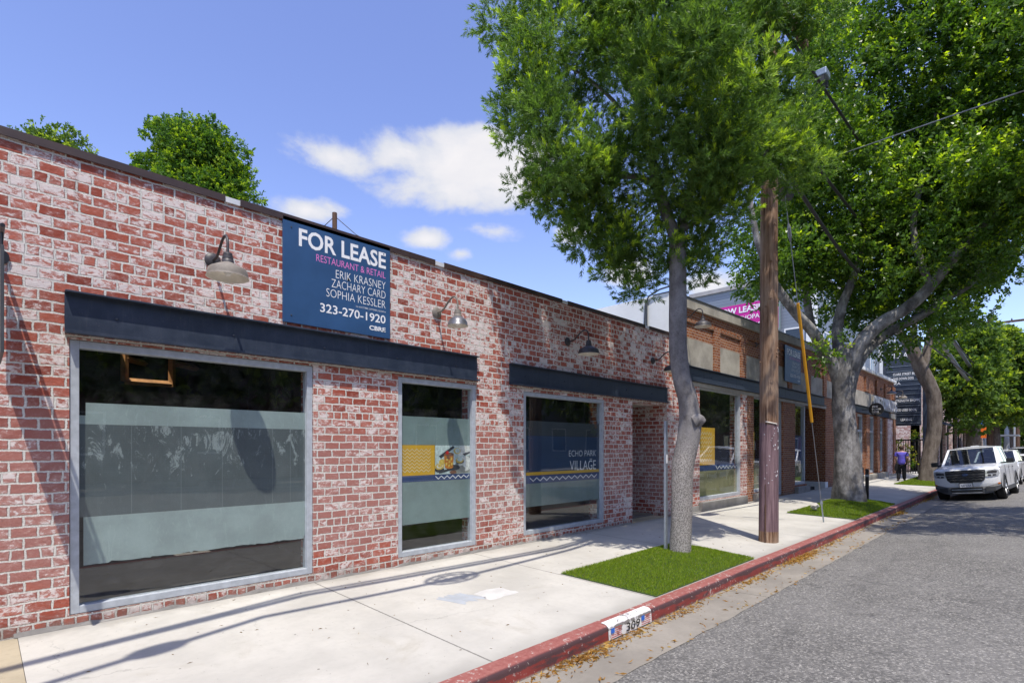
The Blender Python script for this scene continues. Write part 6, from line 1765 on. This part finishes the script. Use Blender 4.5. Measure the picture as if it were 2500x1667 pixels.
# ------------------------------------------------------------------ buildings farther away
def far_building(name, label, x0, x1, y0, y1, h, mat, wins=(), face='y', parts=None, roof='roof'):
    t = thing(name, ((x0 + x1) / 2, y0, 0), label, 'building')
    g = MB(); g.box(x0, x1, y0, y1, -.3, h); g.build('wall', M[mat], t)
    g = MB(); g.box(x0 - .15, x1 + .15, y0 - .15, y1 + .15, h + .002, h + .3); g.build('roof', M[roof], t)
    for (f, a, b, z0, z1) in wins:
        m = MB(); p = MB()
        if f == 'y':
            frame(m, a, b, z0, z1, .09, y0 - .05, y0 - .002); p.box(a + .09, b - .09, y0 - .03, y0 - .003, z0 + .09, z1 - .09); m.box((a + b) / 2 - .03, (a + b) / 2 + .03, y0 - .045, y0 - .031, z0 + .09, z1 - .09)
        else:
            m.box(x0 - .05, x0 - .002, a, a + .09, z0, z1); m.box(x0 - .05, x0 - .002, b - .09, b, z0, z1); m.box(x0 - .051, x0 - .002, a + .09, b - .09, z0, z0 + .09); m.box(x0 - .051, x0 - .002, a + .09, b - .09, z1 - .09, z1)
            p.box(x0 - .03, x0 - .003, a + .09, b - .09, z0 + .09, z1 - .09)
        w = m.build('window_frame', M['white_render'], t); p.build('pane', M['voidglass'], w)
    return t
M['voidglass'] = plain('dark reflecting window', (.02, .03, .045), .08, 0, .7)
aw = [('y', 42 + i * 3.6, 43.5 + i * 3.6, z, z + 1.7) for i in range(20) for z in (4.9, 8.0, 11.0)]
aw += [('x', 5.8 + i * 2.2, 7.1 + i * 2.2, z, z + 1.6) for i in range(3) for z in (5.2, 8.2)]
apt = far_building('apartment_building', 'tall blue grey clapboard apartment block with white windows behind the shops', 40, 116, 5.2, 14.0, 13.3, 'siding', aw)
g = MB(); g.box(39.6, 40, 5.0, 5.6, -.3, 13.2); g.box(60, 61.2, 4.8, 5.2, -.3, 13.2); g.build('corner_board', M['white_render'], apt)
t = thing('banner', (39.7, 10, 11), 'magenta now leasing banner high on the apartment block', 'banner')
g = MB(); g.box(39.70, 39.73, 7.4, 12.2, 9.9, 12.05); bd = g.build('cloth', M['magenta'], t)
g = MB(); g.box(39.72, 39.76, 7.28, 12.32, 9.8, 9.9); g.box(39.72, 39.76, 7.28, 12.32, 12.05, 12.13); g.box(39.72, 39.76, 12.2, 12.32, 9.9, 12.05); g.box(39.72, 39.76, 7.28, 7.4, 9.9, 12.05); g.build('border', M['film_teal'], t)
text('NOW LEASING', (39.69, 0, 0), -EY, EZ, -11.85, -7.9, 11.4, .46, M['white_ink'], 'lettering', bd, .03, .01)
text('TAPE-ECHOPARK', (39.69, 0, 0), -EY, EZ, -11.6, -8.1, 10.85, .32, M['white_ink'], 'lettering', bd, .01, .01)
text('323 270', (39.69, 0, 0), -EY, EZ, -11.3, -8.4, 10.2, .36, M['white_ink'], 'lettering', bd, .01, .01)

bD = thing('storefront_building', (60, 0, 0), 'pale pink brick storefront row with dark openings beyond the courtyard', 'building')
hD = [(45.3 + i * 4.2, 48.8 + i * 4.2, -.2, 3.4) for i in range(12)]
g = MB(); g.wall((0, 0, 0), EX, SO, 44, 98, -.3, 6.1, hD, .5); g.wall((44, 0, 0), EY, -EX, .001, 9, -.3, 6.1, [], .3); g.build('wall', M['brick_pale'], bD)
g = MB()
for a, b, z0, z1 in hD: g.box(a - .05, b + .05, .5, .6, z0, z1)
g.box(44.4, 97.5, .6, 9, -.3, 5.9); g.build('dark_opening', M['shadowy'], bD)
for a, b, z0, z1 in hD:
    m = MB(); frame(m, a + .02, b - .02, z0 + .3, z1 - .02, .12, .2, .3); m.box((a + b) / 2 - .06, (a + b) / 2 + .06, .21, .29, z0 + .42, z1 - .14); m.build('shopfront_frame', M['frame_dark'], bD)
for i in range(5):
    m = MB(); m.prism([(0, 0), (-1.3, -.5), (-1.3, -.65), (0, -.1)], (45.2 + i * 8.4, 0, 3.6), EY, EZ, EX, 3.9); m.build('awning', M['steel_navy'], bD)
far_building('courtyard_wall', 'dark brick courtyard wall with pale coping behind the gate', 35.7, 44, 6.5, 7.0, 3.4, 'brick_dark', roof='white_render')

# far poles, lamp column, shelter, small signs
def far_pole(x, y, h, r, arms, label):
    t = thing('utility_pole', (x, y, -.05), label, 'utility pole')
    g = MB(); g.tube([(x, y, -.1), (x, y, h)], [r, r * .75], 12); g.build('shaft', M['pole_far'], t, True)
    g = MB(); g.tube([(x - .3, y + .34, -.1), (x - .3, y + .34, h * .92)], .12, 8); g.build('conduit', M['frame_alu'], t, True)
    for z, w in arms:
        g = MB(); g.box(x - .06, x + .06, y - w, y + w * .8, z - .09, z + .09); a = g.build('crossarm', M['pole_far'], t)
        g = MB()
        for k in (-.9, -.55, .3, .7): g.lathe([(.05, 0), (.07, .05), (.03, .1), (.06, .15), (.0, .2)], (x, y + k * w, z + .09), 8)
        g.build('insulator', M['frame_dark'], a)
        g = MB(); g.tube([(x - .07, y - w * .55, z - .05), (x - .07, y, z - .75)], .03, 5); g.build('brace', M['galv'], a)
far_pole(64.3, -2.4, 13.2, .26, [(12.6, 2.6), (9.2, 2.0)], 'dark wooden utility pole with long crossarm beyond the pickup truck')
far_pole(118, -2.9, 19.5, .3, [(18.6, 3.4), (17.3, 3.0)], 'thin farthest utility pole with two crossarms against the sky')
for z0, z1, dy in ((5.9, 5.6, 0), (6.9, 6.7, -.1)):
    cable('service_cable', [(24.0, -2.0 + dy, z0 + 2.0), (64.2, -2.3, z1)], .11, 'thick sagging grey cable loop running to the far pole' if dy == 0 else 'second thick grey cable swooping down to the far pole', 'wire_grey', sag=.55)
t = thing('street_lamp', (102, -2.2, -.05), 'pale green street lamp column among the far tree trunks', 'street lamp')
g = MB(); g.tube([(102, -2.2, -.05), (102, -2.2, 9.5)], [.30, .18], 12); g.build('column', M['frame_alu'], t, True)
g = MB(); g.tube([(102, -2.2, 9.4), (102, -3.4, 9.8), (102, -4.6, 9.8)], .06, 6); g.box(101.8, 102.2, -5.2, -4.5, 9.7, 9.85); g.build('lamp_head', M['frame_alu'], t)
t = thing('bus_shelter', (96, -2.3, -.05), 'thin flat grey shelter roof on posts at the far kerb', 'shelter')
g = MB(); g.box(93, 101, -3.6, -.9, 3.0, 3.15); g.build('roof', M['galv'], t)
for x in (93.6, 100.4):
    g = MB(); g.tube([(x, -1.6, -.05), (x, -1.6, 3.0)], .09, 8); g.build('post', M['galv'], t)
t = thing('street_sign', (60, -2.1, -.05), 'small blue and orange signs on a thin post by the far trunk', 'sign')
g = MB(); g.tube([(60, -2.2, -.05), (60, -2.2, 4.2)], .04, 6); g.build('post', M['galv'], t)
g = MB(); g.lathe([(0, 0), (.26, 0), (.26, .03), (0, .03)], (59.9, -2.2, 3.7), 20, 'X'); g.build('blue_disc', M['blue_ink'], t)
g = MB(); g.box(59.9, 59.94, -2.4, -2.05, 2.3, 3.25); g.build('orange_panel', M['orange_sign'], t)
# pole behind the roof near the lease sign
t = thing('rooftop_pole', (0, 0, 0), 'short brown wooden pole with thin wires rising behind the lease sign', 'utility pole')
p = at(817, 560, 19); t.location = (p.x, p.y, 0)
g = MB(); g.tube([(p.x, p.y, 0), (p.x, p.y, at(817, 520, 19).z)], .085, 10); g.build('shaft', M['pole_far'], t, True)
g = MB(); q = at(823, 533, 19); r_ = at(916, 597, 19); e_ = at(1100, 680, 19); g.tube([q, q.lerp(r_, .5) + Vector((0, 0, -.12)), r_, e_], .014, 5); q = at(812, 533, 19); g.tube([q, at(785, 558, 19), at(700, 640, 19)], .014, 5); g.build('wire', M['wire'], t)

# ------------------------------------------------------------------ the far side of the street (seen in the shop glass)
ow = [('o', 2 + i * 4.4, 4 + i * 4.4, z, z + 1.7) for i in range(9) for z in (1.2, 4.6)]
def opp(name, label, x0, x1, y, d, h, mat, wins):
    t = thing(name, ((x0 + x1) / 2, y, 0), label, 'building')
    g = MB(); g.box(x0, x1, y - d, y, -.3, h); g.build('wall', M[mat], t)
    g = MB(); g.box(x0 - .15, x1 + .15, y - d - .15, y + .15, h + .002, h + .3); g.build('roof', M['roof'], t)
    for a, b, z0, z1 in wins:
        m = MB(); frame(m, a, b, z0, z1, .1, y + .002, y + .06); w = m.build('window_frame', M['white_render'], t)
        p = MB(); p.box(a + .1, b - .1, y + .003, y + .03, z0 + .1, z1 - .1); p.build('pane', M['voidglass'], w)
opp('opposite_building', 'dark brick house across the street with small white windows, seen in the glass', -26, 12, -22, 9, 8.5, 'brick_dark', [(-24 + i * 4.4, -22.6 + i * 4.4, z, z + 1.8) for i in range(8) for z in (1.2, 5.0)])
opp('opposite_building', 'long dark brick block across the street far down, seen in the glass', 50, 120, -22, 9, 9.5, 'brick_dark', [(52 + i * 4.4, 53.6 + i * 4.4, z, z + 1.8) for i in range(14) for z in (1.2, 5.0)])
opp('opposite_building', 'grey clapboard house across the street, seen in the glass', 13, 48, -22, 9, 7.5, 'siding', [(15 + i * 4.4, 16.6 + i * 4.4, z, z + 1.8) for i in range(7) for z in (1.2, 4.6)])
for i, (x, lb) in enumerate(((-9, 'street tree across the road mirrored in the first shop window'), (6, 'street tree across the road mirrored in the middle windows'), (21, 'street tree across the road mirrored in the orange brick shop'), (36, 'street tree across the road farther along'), (50, 'street tree across the road beyond the fig tree'), (64, 'street tree across the road opposite the storefront row'), (80, 'last street tree across the road'))):
    clump_tree('street_tree', lb, (x, -18.6, -.05), .3, 3.0, [(Vector((x + a, -18.6 + b, 5.4 + c)), r) for a, b, c, r in ((0, 0, 0, 2.6), (3, 1, .5, 2.4), (-3, -.5, .6, 2.4), (.5, -2, .3, 2), (0, 1.6, 2.5, 2.4), (1, 0, 4.2, 2.2), (-2, 0, 3, 2), (2.6, 0, 3.2, 2))], 101 + i, dens=14, ln=(.35, .5), mult=9)

# ------------------------------------------------------------------ groups of like things
GROUPS = {'wall_lamp': 'gooseneck lamps along the brick shop walls', 'lease_sign': 'for lease boards on the shop walls', 'fig_tree': 'fig trees on the pavement turf', 'street_tree': 'street trees along the kerbs', 'roof_tree': 'trees behind the brick shop roof',
          'utility_pole': 'wooden utility poles', 'overhead_cable': 'overhead cables along the street', 'cable_loop': 'coils of slack cable', 'service_cable': 'grey cables to the far pole', 'parked_car': 'vehicles parked along the kerb', 'pickup_truck': 'vehicles parked along the kerb',
          'brick_building': 'brick shops in the row', 'opposite_building': 'houses across the street', 'shrub': 'plants by the courtyard gate', 'turf': 'turf patches around the street trees'}
for o in list(SC.objects):
    s = o.name.split('.')[0]
    if o.parent is None and s in GROUPS: o['group'] = GROUPS[s]
